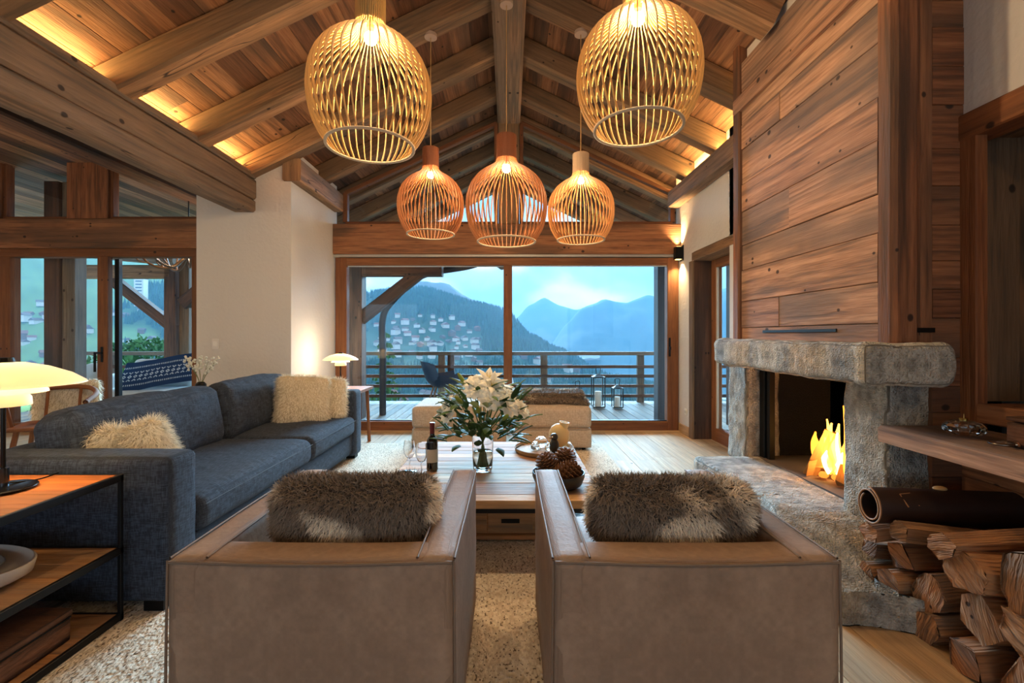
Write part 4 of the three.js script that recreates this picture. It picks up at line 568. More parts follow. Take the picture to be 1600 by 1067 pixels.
const sofaCloth = std({ map: weave(3, [.13, .16, .21], [.27, .31, .38], 60), bumpMap: linenBump, bumpScale: .0015, roughness: .95 }); sofaCloth.map.repeat.set(3, 3); sofaCloth.bumpMap.repeat.set(4, 4);
const beigeCloth = std({ map: weave(9, [.66, .59, .52], [.80, .74, .67], 60), bumpMap: linenBump, bumpScale: .001, roughness: .95 }); beigeCloth.map.repeat.set(3, 3);
const leatherMap = texture(512, 512, (u, v, c) => { const k = fbm2(u * 5, v * 5, 4), f = fbm2(u * 60, v * 60, 3); mixc([.56, .455, .375], [.65, .54, .45], clamp(k * 1.5 - .3, 0, 1), c); const m = .92 + .16 * f; c[0] *= m; c[1] *= m; c[2] *= m; });
const leatherBump = texture(512, 512, (u, v, c) => { c[0] = c[1] = c[2] = .6 * fbm2(u * 120, v * 120, 3) + .4 * fbm2(u * 12, v * 12, 2); }, false);
const leather = phys({ map: leatherMap, bumpMap: leatherBump, bumpScale: .0015, roughness: .62, specularIntensity: .5 });
{ // rug
  const rugMap = texture(1024, 1024, (u, v, c) => { const a = fbm2(u * 220, v * 130, 3), b = fbm2(u * 18, v * 14, 3), d = fbm2(u * 300 + 7, v * 180, 2); mixc([.95, .9, .82], [.78, .7, .6], clamp(a * 1.5 - .35 + (b - .5) * .4, 0, 1), c); if (d > .74) { c[0] *= .5; c[1] *= .46; c[2] *= .42; } });
  const rugBump = texture(1024, 1024, (u, v, c) => { c[0] = c[1] = c[2] = fbm2(u * 220, v * 130, 3); }, false); rugMap.repeat.set(.5, .5); rugBump.repeat.set(.5, .5);
  const g = softBox(3.15, .022, 4.55, { r: .01, n: 40, wrinkle: .002, wscale: 3 }); solo('rug', 'large cream wool rug with brown flecks under the seating', 'rug', g, std({ map: rugMap, bumpMap: rugBump, bumpScale: .012, roughness: 1 }), [-.52, .012, -3.05]);
}
{ // sofa, facing right; its back along the left
  const t = thing('sofa', 'long dark blue-grey fabric sofa with two back cushions', 'sofa', [0, .024, 0]), S = (n, w, h, d, x, y, D, o, rot) => part(t, n, softBox(w, h, d, o), sofaCloth, [x, y, -D], rot);
  S('base', .92, .2, 2.42, -2.03, .17, 3.42, { r: .02, n: 10 });
  S('armrest', 1.0, .66, .2, -2.04, .37, 2.16, { r: .035, n: 20, puff: [.004, .006, .006], wrinkle: .003 }); S('armrest', 1.0, .66, .2, -2.04, .37, 4.66, { r: .035, n: 20, puff: [.004, .006, .006], wrinkle: .003, seed: 5 });
  S('back_frame', .16, .62, 2.34, -2.48, .38, 3.42, { r: .03, n: 14 });
  S('seat_cushion', .92, .19, 1.3, -1.99, .36, 2.91, { r: .06, n: 26, puff: [.012, .022, 0], wrinkle: .009, wscale: 5 }); S('seat_cushion', .92, .19, 1.0, -1.99, .36, 4.06, { r: .06, n: 26, puff: [.012, .03, .01], wrinkle: .009, wscale: 5, seed: 9 });
  S('back_cushion', .22, .46, 1.24, -2.3, .64, 2.9, { r: .09, n: 26, puff: [.05, .02, .01], wrinkle: .018, wscale: 6 }, [0, 0, .14]); S('back_cushion', .22, .46, 1.06, -2.28, .64, 4.05, { r: .09, n: 26, puff: [.06, .03, .01], wrinkle: .02, wscale: 6, seed: 3 }, [0, 0, .14]);
  for (const [D, x] of [[2.12, -1.62], [2.12, -2.45], [4.7, -1.62], [4.7, -2.45]]) part(t, 'foot', new THREE.BoxGeometry(.09, .06, .09), blackMetal, [x, .03, -D]);
  for (const [D0, D1] of [[2.3, 3.55], [3.6, 4.54]]) part(t, 'seam', tube([[-1.531, .405, -D0], [-1.522, .412, -(D0 + D1) / 2], [-1.531, .405, -D1]], .003, 30, 5), std({ color: 0x55606c, roughness: 1 }));
}
function furPillow(name, label, w, h, d, pos, rot, n, len, col, seed, group) { const t = thing(name, label, 'pillow', pos, group), g = softBox(w, h, d, { r: Math.min(w, h, d) * .42, n: 14, puff: [0, 0, d * .25] }); t.rotation.set(...rot); part(t, 'cover', g, std({ color: col === cream ? 0xd8c8a8 : 0x4a4038, roughness: 1 })); fur(t, g, n, len, .0042, col, V(0, -.5, .1), seed, .42); return t; }
furPillow('sheepskin_pillow', 'cream sheepskin pillow behind the sofa arm beside the console', .21, .25, .1, [-2.19, .655, -2.44], [-.2, .2, .12], 6000, .045, cream, 3);
furPillow('sheepskin_pillow', 'second cream sheepskin pillow leaning on the near back cushion', .21, .27, .1, [-1.98, .665, -2.5], [-.15, .3, .5], 6000, .045, cream, 4);
furPillow('sheepskin_pillow', 'square cream sheepskin pillow at the far end of the sofa', .46, .44, .15, [-1.9, .68, -4.2], [-.22, .5, .02], 8000, .035, cream, 5);
furPillow('sheepskin_pillow', 'cream pillow tucked against the far sofa arm', .42, .4, .13, [-1.8, .66, -4.42], [-.18, .2, .03], 5000, .035, cream, 6);
// ---------- armchairs seen from behind
function armchair(label, x0) {
  const t = thing('armchair', label, 'armchair', [x0 + .383, .024, -1.625], 'leather armchairs'), Lp = (n, w, h, d, x, y, z, o = {}) => part(t, n, softBox(w, h, d, { r: .014, n: 18, ...o }), leather, [x, y, z]);
  Lp('backrest', .766, .6, .13, 0, .36, .35, { puff: [0, .004, .006], wrinkle: .003, wscale: 4, shape: (o, u) => { if (u[1] > .9) o.y -= .008 * (1 - u[0] * u[0]); } });
  const arms = []; for (const s of [-1, 1]) arms[s + 1] = Lp('armrest', .1, .6, .83, s * .333, .36, 0.0, { puff: [.004, 0, 0], wrinkle: .002 });
  Lp('seat_base', .6, .22, .68, 0, .2, -.05); Lp('seat_cushion', .56, .16, .7, 0, .38, -.06, { r: .05, puff: [0, .03, .01], wrinkle: .006 });
  Lp('back_cushion', .55, .2, .1, 0, .5, .23, { r: .05, puff: [0, .02, .03], wrinkle: .008 });
  const pip = std({ color: 0x7c6654, roughness: .6 });
  part(t, 'piping', tube([[-.378, .652, .414], [0, .646, .418], [.378, .652, .414]], .004, 40, 6), pip); for (const s of [-1, 1]) { const A = arms[s + 1], kids = t.children.length; part(t, 'piping', tube([[s * .382, .655, .41], [s * .386, .3, .412], [s * .382, .08, .412]], .0035, 30, 6), pip); part(t, 'piping', tube([[s * .283, .658, .4], [s * .283, .66, 0], [s * .283, .657, -.4]], .0035, 30, 6), pip); part(t, 'piping', tube([[s * .383, .656, .4], [s * .385, .658, 0], [s * .383, .656, -.4]], .0035, 30, 6), pip); for (const k of t.children.slice(kids)) A.attach(k); }
  for (const [a, b] of [[-.33, -.36], [.33, -.36], [-.33, .36], [.33, .36]]) part(t, 'foot', new THREE.BoxGeometry(.07, .07, .07), blackMetal, [a, .035, b]);
}
armchair('taupe leather armchair seen from behind nearest the sofa', -.912);
armchair('taupe leather armchair seen from behind nearest the hearth', .118);
furPillow('fur_lumbar_pillow', 'long mottled brown fur pillow in the armchair nearest the sofa', .53, .2, .15, [-.5, .71, -1.5], [.1, 0, .01], 22000, .024, wolf(3), 11);
furPillow('fur_lumbar_pillow', 'long mottled brown fur pillow in the armchair nearest the hearth', .53, .2, .15, [.53, .705, -1.5], [.1, 0, -.02], 22000, .024, wolf(8), 12);
// ---------- coffee table
const TT = .376;
{
  const t = thing('coffee_table', 'square coffee table of reclaimed orange planks with shelf and drawers below', 'coffee table', [-.105, .024, -3.1]);
  let z = -.675; for (let k = 0; k < 14; k++) { const w = 1.35 / 14; box(t, 'plank', -.615, .615, TT - .045, TT - rr(0, .002), z + .0006, z + w - .0006, pick(M.table), 'x', { bevel: .002 }); z += w; }
  for (const s of [-1, 1]) box(t, 'steel_edge', -.61, .61, TT - .07, TT - .045, s * .66 - .012, s * .66 + .012, steel, 'x', { bevel: .002 }); for (const s of [-1, 1]) box(t, 'steel_edge', s * .6 - .012, s * .6 + .012, TT - .07, TT - .045, -.65, .65, steel, 'z', { bevel: .002 });
  for (const [a, b] of [[-1, -1], [1, -1], [-1, 1], [1, 1]]) box(t, 'leg', a * .585 - .02, a * .585 + .02, .02, TT - .07, b * .64 - .02, b * .64 + .02, steel, 'y', { bevel: .003 });
  box(t, 'drawer_box', -.32, .32, .05, .2, -.33, .33, M.table[1], 'x', { bevel: .004 }); box(t, 'base_plank', -.34, .34, .024, .05, -.36, .36, M.table[2], 'x', { bevel: .004 }); box(t, 'box_top', -.33, .33, .2, .222, -.34, .34, M.table[0], 'x', { bevel: .004 });
  for (const x of [-.16, .12]) { const dw = box(t, 'drawer', x - .14, x + .13, .065, .185, .33, .342, M.table[1], 'x', { bevel: .003 }); dw.attach(box(t, 'handle', x - .06, x + .05, .12, .145, .342, .35, blackMetal, 'x', { bevel: .002 })); }
  box(t, 'box_side', .31, .33, .222, TT - .07, -.33, .33, M.table[3], 'z', { bevel: .003 }); box(t, 'box_side', -.33, -.31, .222, TT - .07, -.33, .33, M.table[3], 'z', { bevel: .003 });
  box(t, 'side_tray', .36, .58, .13, .2, -.5, .5, M.dark[0], 'z', { bevel: .004 }); box(t, 'tray_lining', .375, .565, .2, .206, -.48, .48, std({ color: 0x22303c, roughness: .4 }), 'z', { bevel: .001 }); box(t, 'side_tray', -.58, -.36, .13, .2, -.5, .5, M.dark[0], 'z', { bevel: .004 });
  const bk = thing('photo_book', 'large black photo book standing on the shelf of the coffee table', 'book', [-.11, .223, -2.78]); const cover = texture(128, 64, (u, v, c) => { const k = fbm2(u * 6, v * 4, 4), on = v > .2 && v < .85 && u > .1 && u < .9; const q = on ? sstep(k, .5, .7) * .3 : 0; c[0] = .04 + q; c[1] = .045 + q; c[2] = .05 + q * .8; });
  part(bk, 'cover', new THREE.BoxGeometry(.34, .1, .03), std({ map: cover, roughness: .35 }), [0, .051, 0]); part(bk, 'pages', new THREE.BoxGeometry(.33, .094, .02), std({ color: 0xcfc8ba, roughness: 1 }), [0, .051, -.008]);
}
{ const TT = .4; // things on the coffee table
  const vs = thing('glass_vase', 'clear glass vase holding the white flowers on the coffee table', 'vase', [-.17, TT, -2.97]);
  part(vs, 'glass_body', lathe([[0, 0], [.055, 0], [.062, .01], [.068, .1], [.07, .235], [.067, .235], [.064, .1], [.057, .016], [0, .014]], 40), phys({ color: 0xffffff, transmission: 1, roughness: .02, thickness: .004, ior: 1.48 })); part(vs, 'water', lathe([[0, .016], [.056, .017], [.0625, .1], [.0635, .125], [0, .125]], 32), phys({ color: 0xffffff, transmission: 1, roughness: 0, thickness: .1, ior: 1.33, attenuationColor: lin(.75, .85, .75), attenuationDistance: .3 }));
  const bq = thing('flower_bouquet', 'bouquet of white lilies and roses in the glass vase', 'flowers', [-.17, TT + .02, -2.97]); const r = mulberry(41), stemM = std({ color: 0x4f6b34, roughness: .8 }), leafMs = [0x38561f, 0x2c471c, 0x4b6b2a].map((c) => std({ color: c, roughness: .65, side: THREE.DoubleSide })), petalM = std({ color: 0xfffae8, roughness: .7, side: THREE.DoubleSide }), yel = std({ color: 0xd8c060, roughness: .7, side: THREE.DoubleSide }), budM = std({ color: 0x8f9a3c, roughness: .7 });
  const petal = (l, w, curl) => { const n = 6, m = 4, pos = [], idx = []; for (let i = 0; i <= n; i++) for (let j = 0; j <= m; j++) { const t = i / n, s = j / m * 2 - 1, ww = w * Math.sin(Math.PI * Math.pow(t, .7) * .96 + .06); pos.push(s * ww, l * (t - .15 * curl * t * t), l * curl * t * t * .75 + .25 * w * s * s); } for (let i = 0; i < n; i++) for (let j = 0; j < m; j++) { const a = i * (m + 1) + j; idx.push(a, a + 1, a + m + 1, a + 1, a + m + 2, a + m + 1); } const g = new THREE.BufferGeometry(); g.setAttribute('position', new THREE.Float32BufferAttribute(pos, 3)); g.setIndex(idx); g.computeVertexNormals(); return g; };
  const lily = () => { const L = []; for (let k = 0; k < 6; k++) L.push(moved(petal(.095, .024, .8), 0, 0, .004, .5, 0, 0).applyMatrix4(new THREE.Matrix4().makeRotationY(k / 6 * 6.283))); return merge(L); };
  const rose = () => { const L = []; for (let ring = 0; ring < 4; ring++) { const n = 4 + ring * 2; for (let k = 0; k < n; k++) L.push(moved(petal(.034 + .004 * ring, .016 + .004 * ring, .5 + ring * .12), 0, 0, .004 * ring + .002, .05 + ring * .2, 0, 0).applyMatrix4(new THREE.Matrix4().makeRotationY(k / n * 6.283 + ring))); } return merge(L); };
  const dirs = []; for (let k = 0; k < 26; k++) { const a = k * 2.4, q = Math.sqrt((k + .4) / 26) * 1.05; dirs.push([q * Math.cos(a), q * Math.sin(a)]); }
  dirs.forEach(([dx, dz], k) => { const h = .56 - .2 * (dx * dx + dz * dz) + .03 * (r() - .5), e = [dx * .26, h, dz * .22]; part(bq, 'stem', tube([[-dx * .03, .005, -dz * .03], [dx * .02, .2, dz * .02], [dx * .14, h * .72, dz * .12], e], .0035, 18, 5), stemM);
    const up = V(dx * 1.1, .75, dz * 1.1 + .3).normalize(), q = new THREE.Quaternion().setFromUnitVectors(V(0, 1, 0), up), put = (n, g, m, s = 1) => { const o = part(bq, n, g, m, e); o.quaternion.copy(q); o.scale.setScalar(s); return o; };
    const kind = k % 5; if (kind === 0 || k === 3) { const li = put('lily', lily(), petalM, 1.05), st = put('stamen', merge([0, 1, 2, 3, 4, 5].map((i) => tube([[0, 0, 0], [Math.cos(i) * .012, .035, Math.sin(i) * .012], [Math.cos(i) * .022, .05, Math.sin(i) * .022]], .0013, 6, 4))), yel); li.attach(st); } else if (kind === 4) { put('bud', moved(new THREE.SphereGeometry(.014, 12, 12), 0, .05, 0, 0, 0, 0, [1, 3.6, 1]), budM); } else { put('rose', rose(), petalM, kind === 1 ? 1.25 : .95); } });
  const leaf = petal(.12, .024, .35); for (let k = 0; k < 200; k++) { const a = r() * 6.283, q = .04 + .22 * Math.sqrt(r()), h = .22 + .36 * r() - q * .35; const o = part(bq, 'leaf', leaf, leafMs[k % 3], [Math.cos(a) * q, h, Math.sin(a) * q]); o.rotation.set(.4 + r() * 1.2, 0, 0); o.quaternion.premultiply(new THREE.Quaternion().setFromAxisAngle(V(0, 1, 0), Math.PI / 2 - a + (r() - .5))); o.scale.setScalar(.6 + .6 * r()); }
  const bt = thing('wine_bottle', 'dark red wine bottle with cream label', 'bottle', [-.5, TT, -2.97]); part(bt, 'glass_body', lathe([[0, 0], [.034, 0], [.037, .006], [.037, .18], [.034, .2], [.016, .228], [.0145, .24], [.0145, .3], [.0165, .302], [.0165, .31], [0, .31]], 32), phys({ color: 0x140c0c, roughness: .08, clearcoat: 1 })); part(bt, 'label', new THREE.CylinderGeometry(.0375, .0375, .085, 32, 1, true, -.9, 2.6), std({ color: 0xcfc3b4, roughness: .8 }), [0, .1, 0]); part(bt, 'capsule', lathe([[.0152, .24], [.0152, .3], [.0172, .302], [.0172, .311], [0, .311]], 24), std({ color: 0x6d1f22, roughness: .4 }));
  const clear = phys({ color: 0xffffff, transmission: 1, roughness: .01, thickness: .003, ior: 1.48 });
  for (const [l, x, D] of [['wine glass on a dark coaster beside the wine bottle', -.64, 2.93], ['wine glass on a dark coaster nearest the ashtray', -.545, 2.84]]) { const c = thing('coaster', 'round dark coaster under a ' + l.split(' on')[0] + (x < -.6 ? ' beside the bottle' : ' near the ashtray'), 'coaster', [x, TT, -D]); part(c, 'disc', lathe([[0, 0], [.045, 0], [.047, .004], [.043, .006], [.04, .004], [0, .004]], 32), std({ color: 0x16171a, roughness: .4 })); const g = thing('wine_glass', l, 'glass', [x, TT + .005, -D]); part(g, 'foot', lathe([[0, 0], [.034, 0], [.034, .002], [.006, .005], [.0035, .012], [.0035, .085], [0, .085]], 28), clear); part(g, 'bowl', lathe([[.003, .083], [.02, .092], [.036, .12], [.038, .15], [.031, .2], [.0298, .2], [.0365, .15], [.0345, .121], [.019, .095], [.003, .087]], 32), clear); }
  const at_ = thing('ashtray', 'round black ashtray with notched rim on the coffee table', 'ashtray', [-.63, TT, -2.76]); part(at_, 'dish', lathe([[0, 0], [.056, 0], [.058, .045], [.05, .046], [.047, .014], [0, .012]], 36), std({ color: 0x191613, roughness: .35 })); for (const a of [.4, 2.5, 4.6]) part(at_, 'notch', cyl(.006, .006, .012, 10), std({ color: 0x2b2520, roughness: .4 }), [Math.cos(a) * .052, .042, Math.sin(a) * .052], [0, -a, Math.PI / 2]);
  const tr = thing('wooden_tray', 'round pale wooden tray at the far side of the coffee table', 'tray', [.27, TT, -3.47]); part(tr, 'dish', lathe([[0, 0], [.21, 0], [.222, .006], [.226, .03], [.218, .03], [.212, .012], [0, .01]], 56), M.floor[3]); part(tr, 'rim', new THREE.TorusGeometry(.222, .004, 6, 56), M.floor[1], [0, .03, 0], [Math.PI / 2, 0, 0]);
  for (const [l, x, D, s] of [['faceted crystal candle holder at the left of the tray', .2, 3.44, .8], ['large round crystal candle holder in the middle of the tray', .25, 3.52, 1.15], ['small crystal candle holder beside the dark bird figurine', .3, 3.42, .7]]) { const c = thing('crystal_candle_holder', l, 'candle holder', [x, TT + .012, -D], 'crystal candle holders'); const ic = new THREE.IcosahedronGeometry(.05 * s, 1); ic.scale(1, .72, 1); part(c, 'crystal', ic, phys({ color: 0xffffff, transmission: 1, roughness: .03, thickness: .05, ior: 1.6 }), [0, .036 * s, 0]); part(c, 'cup', cyl(.018 * s, .02 * s, .02, 16), clear, [0, .055 * s, 0]); }
  const cv = thing('sculpted_vase', 'cream angular ceramic vase on the wooden tray', 'vase', [.39, TT + .012, -3.52]); const ceramic = std({ color: 0xd9bf8c, roughness: .5 }); const cg = new THREE.IcosahedronGeometry(.085, 1); cg.scale(1, 1.15, .8); part(cv, 'body', cg, ceramic, [0, .095, 0], [0, .4, .3]); part(cv, 'neck', lathe([[.03, .15], [.036, .18], [.04, .2], [.034, .2], [.028, .17]], 20), ceramic, [.01, 0, 0], [0, 0, -.15]);
  const bd = thing('bird_figurine', 'small dark wooden bird figurine with white eye on the tray', 'figurine', [.335, TT + .012, -3.36]); const dk = std({ color: 0x17171a, roughness: .3 }); part(bd, 'body', moved(new THREE.SphereGeometry(.036, 20, 14), 0, 0, 0, 0, 0, 0, [1, 1.5, 1]), dk, [0, .054, 0]); part(bd, 'head', new THREE.SphereGeometry(.029, 18, 14), dk, [0, .118, 0]); part(bd, 'beak', moved(new THREE.ConeGeometry(.01, .03, 10), 0, 0, 0, 0, 0, Math.PI / 2), std({ color: 0x9c6a34, roughness: .5 }), [-.035, .115, .01]); part(bd, 'eye', new THREE.SphereGeometry(.006, 10, 8), std({ color: 0xe8e4da, roughness: .4 }), [-.016, .124, .023]);
  const bw = thing('dark_bowl', 'shallow dark bowl filled with pine cones', 'bowl', [.29, TT, -2.66]); part(bw, 'dish', lathe([[0, .002], [.1, .002], [.135, .02], [.152, .06], [.152, .085], [.146, .085], [.145, .06], [.128, .026], [.095, .012], [0, .012]], 56), std({ color: 0x2c2825, roughness: .45, metalness: .2 })); part(bw, 'foot_ring', new THREE.TorusGeometry(.09, .004, 6, 40), std({ color: 0x2c2825, roughness: .5 }), [0, .004, 0], [Math.PI / 2, 0, 0]);
  const scaleG = (() => { const g = new THREE.SphereGeometry(1, 8, 6); g.scale(.55, .16, 1); g.translate(0, 0, .8); return g; })();
  const cone = (len, rad) => { const L = [moved(new THREE.SphereGeometry(1, 14, 12), 0, 0, 0, 0, 0, 0, [rad * .5, len * .5, rad * .5])], n = 110; for (let k = 0; k < n; k++) { const t = (k + .5) / n, a = k * 2.39996, y = (t - .5) * len * .96, q = rad * .42 * Math.sqrt(Math.max(.04, 1 - Math.pow(Math.abs(t - .42) * 1.75, 2.2))), s = rad * .34 * (.45 + .8 * Math.sqrt(Math.max(0, 1 - Math.pow(Math.abs(t - .4) * 1.8, 2)))); L.push(moved(scaleG, 0, 0, 0, -.5, 0, 0, [s, s, s]).applyMatrix4(new THREE.Matrix4().makeTranslation(0, 0, q * .75)).applyMatrix4(new THREE.Matrix4().makeRotationY(a)).applyMatrix4(new THREE.Matrix4().makeTranslation(0, y, 0))); } return merge(L); };
  const coneM = std({ color: 0x6b4426, roughness: .7 }), cg1 = cone(.17, .075); for (const [l, x, y, D, rx, rz] of [['large pine cone leaning at the back of the bowl', .24, .1, 2.7, .4, .5], ['pine cone lying at the front of the bowl', .33, .085, 2.62, -.5, -1.2], ['pine cone standing beside the bird figurine', .33, .115, 2.74, .3, -.3]]) { const o = thing('pine_cone', l, 'pine cone', [x, TT + y, -D], 'pine cones in the bowl'); o.rotation.set(rx, 0, rz); part(o, 'scales', cg1, coneM); part(o, 'tip', new THREE.SphereGeometry(.012, 8, 8), coneM, [0, .085, 0]); }
}
// ---------- ottomans by the window
for (const [l, x0, x1] of [['beige fabric ottoman beside the gap facing the sofa end', -1.06, -.03], ['beige fabric ottoman under the fur throw', .055, .905]]) { const w = x1 - x0, t = thing('ottoman', l, 'ottoman', [(x0 + x1) / 2, .024, -5.32], 'beige ottomans'); const cu = part(t, 'cushion', softBox(w, .24, .76, { r: .05, n: 20, puff: [.004, .02, .008], wrinkle: .004 }), beigeCloth, [0, .36, 0]); part(t, 'body', softBox(w, .21, .76, { r: .02, n: 14 }), beigeCloth, [0, .135, 0]); for (const [a, b] of [[-1, -1], [1, -1], [-1, 1], [1, 1]]) part(t, 'foot', cyl(.02, .024, .03, 12), blackMetal, [a * (w / 2 - .08), 0, b * .3]); cu.attach(part(t, 'seam', tube([[-w / 2 + .02, .245, .381], [0, .245, .385], [w / 2 - .02, .245, .381]], .004, 20, 5), std({ color: 0x9a8a78, roughness: 1 }))); }
{ const t = thing('fur_throw', 'folded mottled fur throw on the ottoman', 'throw', [.5, .555, -5.25], undefined, -.06); const g = softBox(.8, .085, .42, { r: .04, n: 22, puff: [0, .01, .01], wrinkle: .012, shape: (o) => { o.y += -.03 * sstep(o.x, .1, .4) + .012 * Math.sin(o.x * 14); } }); part(t, 'cloth', g, std({ color: 0x5a4c40, roughness: 1 })); fur(t, g, 9000, .028, .005, wolf(5), V(.2, -.3, .2), 21); const g2 = softBox(.7, .05, .36, { r: .024, n: 14, wrinkle: .01 }); part(t, 'fold', g2, std({ color: 0x5a4c40, roughness: 1 }), [0, .062, -.01]); const f2 = fur(t, g2, 5000, .026, .005, wolf(6), V(.2, -.3, .2), 22); f2.position.set(0, .062, -.01); }
// ---------- console in front of the sofa arm
{
  const t = thing('console_table', 'black steel console with three orange plank shelves', 'console', [-2.45, .024, -1.5]), x1 = .74, x0 = -.9, z0 = -.5, z1 = .5, f = .016;
  for (const [y, m] of [[.631, 0], [.311, 1], [.02, 2]]) { let z = z0; for (let k = 0; k < 4; k++) { box(t, 'shelf_plank', x0 + .02, x1 - .012, y - .012, y + .012, z + .001, z + .249, m === 0 ? M.consoleWood : M.table[m], 'x', { bevel: .002 }); z += .25; } box(t, 'steel_rail', x0, x1, y - .016, y + .01, z0 - f, z0, steel, 'x', { bevel: .002 }); box(t, 'steel_rail', x0, x1, y - .016, y + .01, z1, z1 + f, steel, 'x', { bevel: .002 }); for (const x of [x0, x1]) box(t, 'steel_rail', x - .012, x + .004, y - .018, y + .013, z0 - f, z1 + f, steel, 'z', { bevel: .002 }); }
  for (const x of [x0, x1]) for (const z of [z0 - f / 2, z1 + f / 2]) box(t, 'leg', x - .012, x + .004, 0, .636, z - .008, z + .008, steel, 'y', { bevel: .002 });
  const d = thing('oval_dish', 'large white oval ceramic dish on the middle console shelf', 'dish', [-2.12, .35, -1.69]), cm = std({ color: 0xcfc7bd, roughness: .5 }); const dg = lathe([[0, .006], [.24, .006], [.28, .03], [.29, .07], [.28, .075], [.262, .04], [.22, .022], [0, .02]], 56); dg.scale(1.1, 1, .62); part(d, 'dish', dg, cm); const d2 = lathe([[0, .03], [.19, .03], [.22, .06], [.212, .062], [.18, .042], [0, .04]], 48); d2.scale(1.1, 1, .6); part(d, 'inner_bowl', d2, std({ color: 0x9aa0a2, roughness: .5 }), [-.03, .004, .0]);
  const b = thing('wooden_box', 'flat dark wooden box with lid on the bottom console shelf', 'box', [-2.07, .057, -1.5]); part(b, 'box_body', softBox(.62, .09, .66, { r: .006, n: 4 }), M.dark[0], [0, .046, 0]); part(b, 'lid', softBox(.63, .035, .67, { r: .008, n: 4 }), M.dark[1], [0, .112, 0]); part(b, 'lid_groove', new THREE.BoxGeometry(.622, .004, .662), blackMetal, [0, .0925, 0]);
}
// ---------- small table, ledge and things behind the sofa
{
  const t = thing('side_table', 'small wooden side table holding the far lamp', 'side table', [-1.95, 0, -5.3]); box(t, 'table_top', -.3, .3, .635, .665, -.25, .25, M.larch[0], 'x', { bevel: .006 }); for (const [a, b] of [[-1, -1], [1, -1], [-1, 1], [1, 1]]) bar(t, 'leg', V(a * .26, 0, b * .21), V(a * .24, .635, b * .19), .035, .035, M.larch[1], { bevel: .008 });
  const c = thing('sofa_table', 'narrow dark ledge table behind the sofa', 'side table', [-2.78, 0, -3.9]); box(c, 'table_top', -.14, .14, .72, .75, -.85, .85, M.dark[0], 'z', { bevel: .005 }); for (const z of [-.8, .8]) for (const x of [-.11, .11]) box(c, 'leg', x - .015, x + .015, 0, .72, z - .015, z + .015, steel, 'y', { bevel: .003 });
  const v = thing('bud_vase', 'small black vase with white blossom twigs behind the sofa', 'vase', [-2.72, .75, -4.02]); part(v, 'body', lathe([[0, 0], [.04, 0], [.045, .02], [.042, .1], [.025, .12], [.022, .12], [.035, .1], [.036, .02], [0, .012]], 24), blackMetal); const r = mulberry(19), tw = std({ color: 0x6f7a4a, roughness: .8 }), bl = std({ color: 0xe6e8dc, roughness: .8, side: THREE.DoubleSide }); for (let k = 0; k < 9; k++) { const a = k / 9 * 6.283, e = [Math.cos(a) * .11 * (1 + .3 * r()), .24 + .08 * r(), Math.sin(a) * .07]; const twg = part(v, 'twig', tube([[0, .08, 0], [e[0] * .3, .17, e[2] * .3], e], .002, 10, 4), tw); part(twg, 'blossom', merge([...Array(11)].map((_, i) => moved(new THREE.IcosahedronGeometry(.0085 + .005 * r(), 0), e[0] * (.55 + .05 * i) + (r() - .5) * .05, .12 + (e[1] - .1) * (.55 + .05 * i), e[2] + (r() - .5) * .04))), bl); }
  const cu = thing('candle_cup', 'small black candle cup on the ledge behind the sofa', 'candle cup', [-2.78, .75, -3.9]); part(cu, 'cup', lathe([[0, 0], [.03, 0], [.033, .07], [.029, .07], [.027, .012], [0, .012]], 24), blackMetal); part(cu, 'wax', cyl(.026, .026, .04, 20), std({ color: 0xd9d2c2, roughness: .9 }), [0, .012, 0]);
}
{ // dining chair with sheepskin, by the terrace door
  const t = thing('dining_chair', 'round-backed wooden dining chair draped with sheepskin', 'chair', [-4.25, 0, -4.25], undefined, .5), w = M.larch[1]; part(t, 'seat', softBox(.52, .04, .48, { r: .018, n: 8 }), w, [0, .45, 0]); for (const [a, b] of [[-1, -1], [1, -1], [-1, 1], [1, 1]]) bar(t, 'leg', V(a * .19, .44, b * .17), V(a * .25, .0, b * .23), .04, .04, w, { bevel: .014 }); part(t, 'backrest', tube([[-.27, .66, .18], [-.29, .72, -.05], [-.18, .76, -.26], [0, .77, -.3], [.18, .76, -.26], [.29, .72, -.05], [.27, .66, .18]], .022, 48, 10), w); for (const x of [-.24, .24]) bar(t, 'arm_post', V(x, .46, .12), V(x * 1.12, .67, .15), .03, .03, w, { bevel: .01 }); for (const x of [-.12, .12]) bar(t, 'spindle', V(x, .46, -.2), V(x, .76, -.28), .024, .024, w, { bevel: .008 });
  const k = thing('sheepskin', 'cream sheepskin draped over the dining chair back', 'sheepskin', [-4.25, .6, -4.25], undefined, .5), g = softBox(.5, .46, .05, { r: .024, n: 16, wrinkle: .01, shape: (o) => { o.z -= .28 + .08 * Math.cos(o.x * 4); } }); part(k, 'hide', g, std({ color: 0xd8c8a8, roughness: 1 })); fur(k, g, 5000, .05, .006, cream, V(0, -.8, 0), 31);
  const t2 = thing('dining_table', 'round wooden dining table with splayed legs behind the glowing lamp', 'table', [-4.75, 0, -3.35]); part(t2, 'table_top', lathe([[0, .71], [.5, .71], [.52, .72], [.52, .735], [.5, .745], [0, .745]], 48), M.larch[1]); for (let q = 0; q < 4; q++) { const a = q * 1.57 + .5; bar(t2, 'leg', V(Math.cos(a) * .3, .71, Math.sin(a) * .3), V(Math.cos(a) * .45, 0, Math.sin(a) * .45), .05, .05, M.larch[1], { bevel: .018 }); }
}
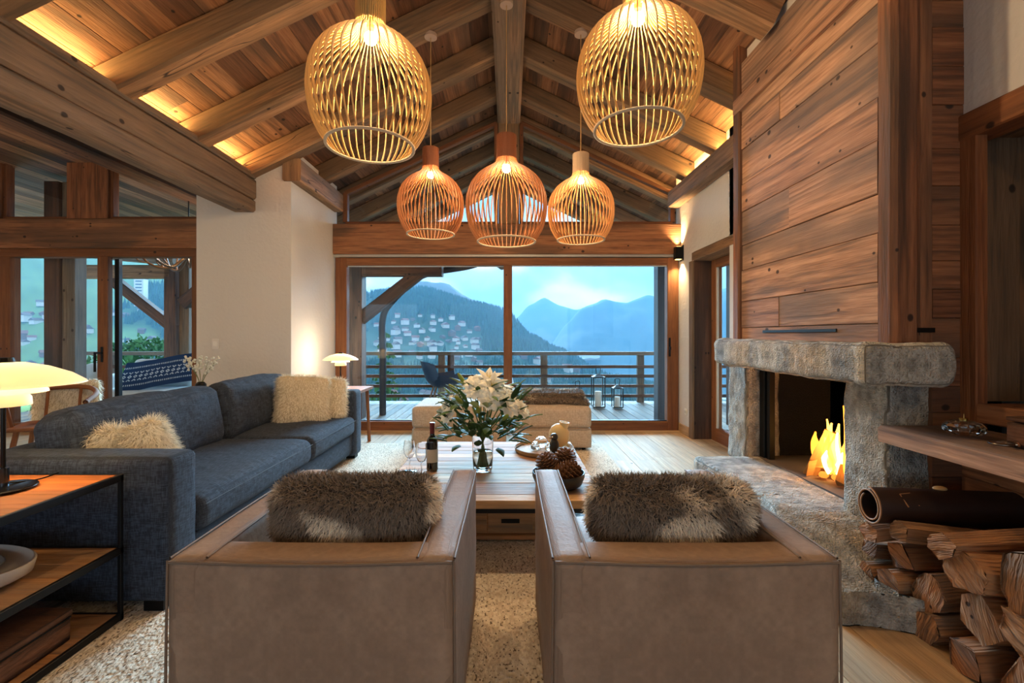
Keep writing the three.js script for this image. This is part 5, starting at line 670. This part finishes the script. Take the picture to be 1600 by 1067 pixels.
{ // right-hand shelf and what lies on it
  const s = thing('wall_shelf', 'thick reclaimed plank shelf over the firewood', 'shelf', [2.04, .79, -1.25]); box(s, 'plank', -.2, .24, -.04, .04, -1.02, 1.2, M.panel[2], 'z', { bevel: .012, seg: 16, rough: .004 }); box(s, 'front_edge', -.205, -.2, -.036, .036, -1.01, 1.19, M.panel[0], 'z', { bevel: .002 });
  const c = thing('crystal_tealight', 'faceted crystal tealight holder on the plank shelf', 'candle holder', [2.02, .832, -2.02]); const cg = new THREE.SphereGeometry(.075, 12, 7); cg.scale(1, .5, 1); const cf = cg.toNonIndexed(); cf.computeVertexNormals(); part(c, 'crystal', cf, phys({ color: 0xf4efe6, transmission: 1, roughness: .02, thickness: .06, ior: 1.6 }), [0, .038, 0]); part(c, 'wick_cup', cyl(.016, .018, .012, 16), std({ color: 0xd8b060, metalness: 1, roughness: .25 }), [0, .07, 0]); part(c, 'wick', cyl(.002, .001, .02, 6), std({ color: 0xe0c070, roughness: .6 }), [0, .08, 0]);
  const m = thing('magnifying_glass', 'brass magnifying glass with wooden handle on the shelf', 'magnifier', [1.98, .845, -1.83], undefined, -.5); part(m, 'rim', new THREE.TorusGeometry(.035, .005, 8, 32), std({ color: 0x8a8078, metalness: 1, roughness: .25 }), [0, 0, 0], [Math.PI / 2, 0, 0]); part(m, 'lens', cyl(.033, .033, .003, 28), glass); part(m, 'handle', moved(cyl(.009, .011, .13, 12), 0, 0, 0, 0, 0, -Math.PI / 2), M.larch[0], [.045, 0, 0]); part(m, 'ferrule', moved(cyl(.007, .008, .018, 12), 0, 0, 0, 0, 0, -Math.PI / 2), std({ color: 0xa9a098, metalness: 1, roughness: .2 }), [.034, 0, 0]);
  const b = thing('keepsake_box', 'brown wooden box with horn handled tool on the shelf', 'box', [2.12, .832, -1.72]); part(b, 'box_body', softBox(.2, .1, .26, { r: .008, n: 5 }), M.dark[0], [0, .05, 0]); part(b, 'lid', softBox(.204, .022, .264, { r: .008, n: 5 }), M.dark[1], [0, .112, 0]); part(b, 'horn_handle', moved(cyl(.015, .012, .17, 14), 0, 0, 0, 0, 0, -1.35), std({ color: 0x4a4038, roughness: .3 }), [-.1, .15, .02]); part(b, 'cap', new THREE.SphereGeometry(.016, 14, 10), std({ color: 0xd8d8d4, metalness: .8, roughness: .2 }), [-.1, .15, .02]);
  const n = thing('wooden_block', 'small wooden house-shaped block with dark roof in the niche', 'ornament', [2.4, .95, -1.9]); part(n, 'block', softBox(.12, .08, .1, { r: .006, n: 4 }), M.larch[0], [0, .04, 0]); part(n, 'roof', softBox(.15, .015, .13, { r: .005, n: 4 }), std({ color: 0x2a211c, roughness: .7 }), [0, .095, 0], [0, 0, .16]);
}
// evening haze in the valley air
scene.fog = new THREE.FogExp2(new THREE.Color().setRGB(.3, .68, 1.0), .0003);

renderer.render(scene, camera);
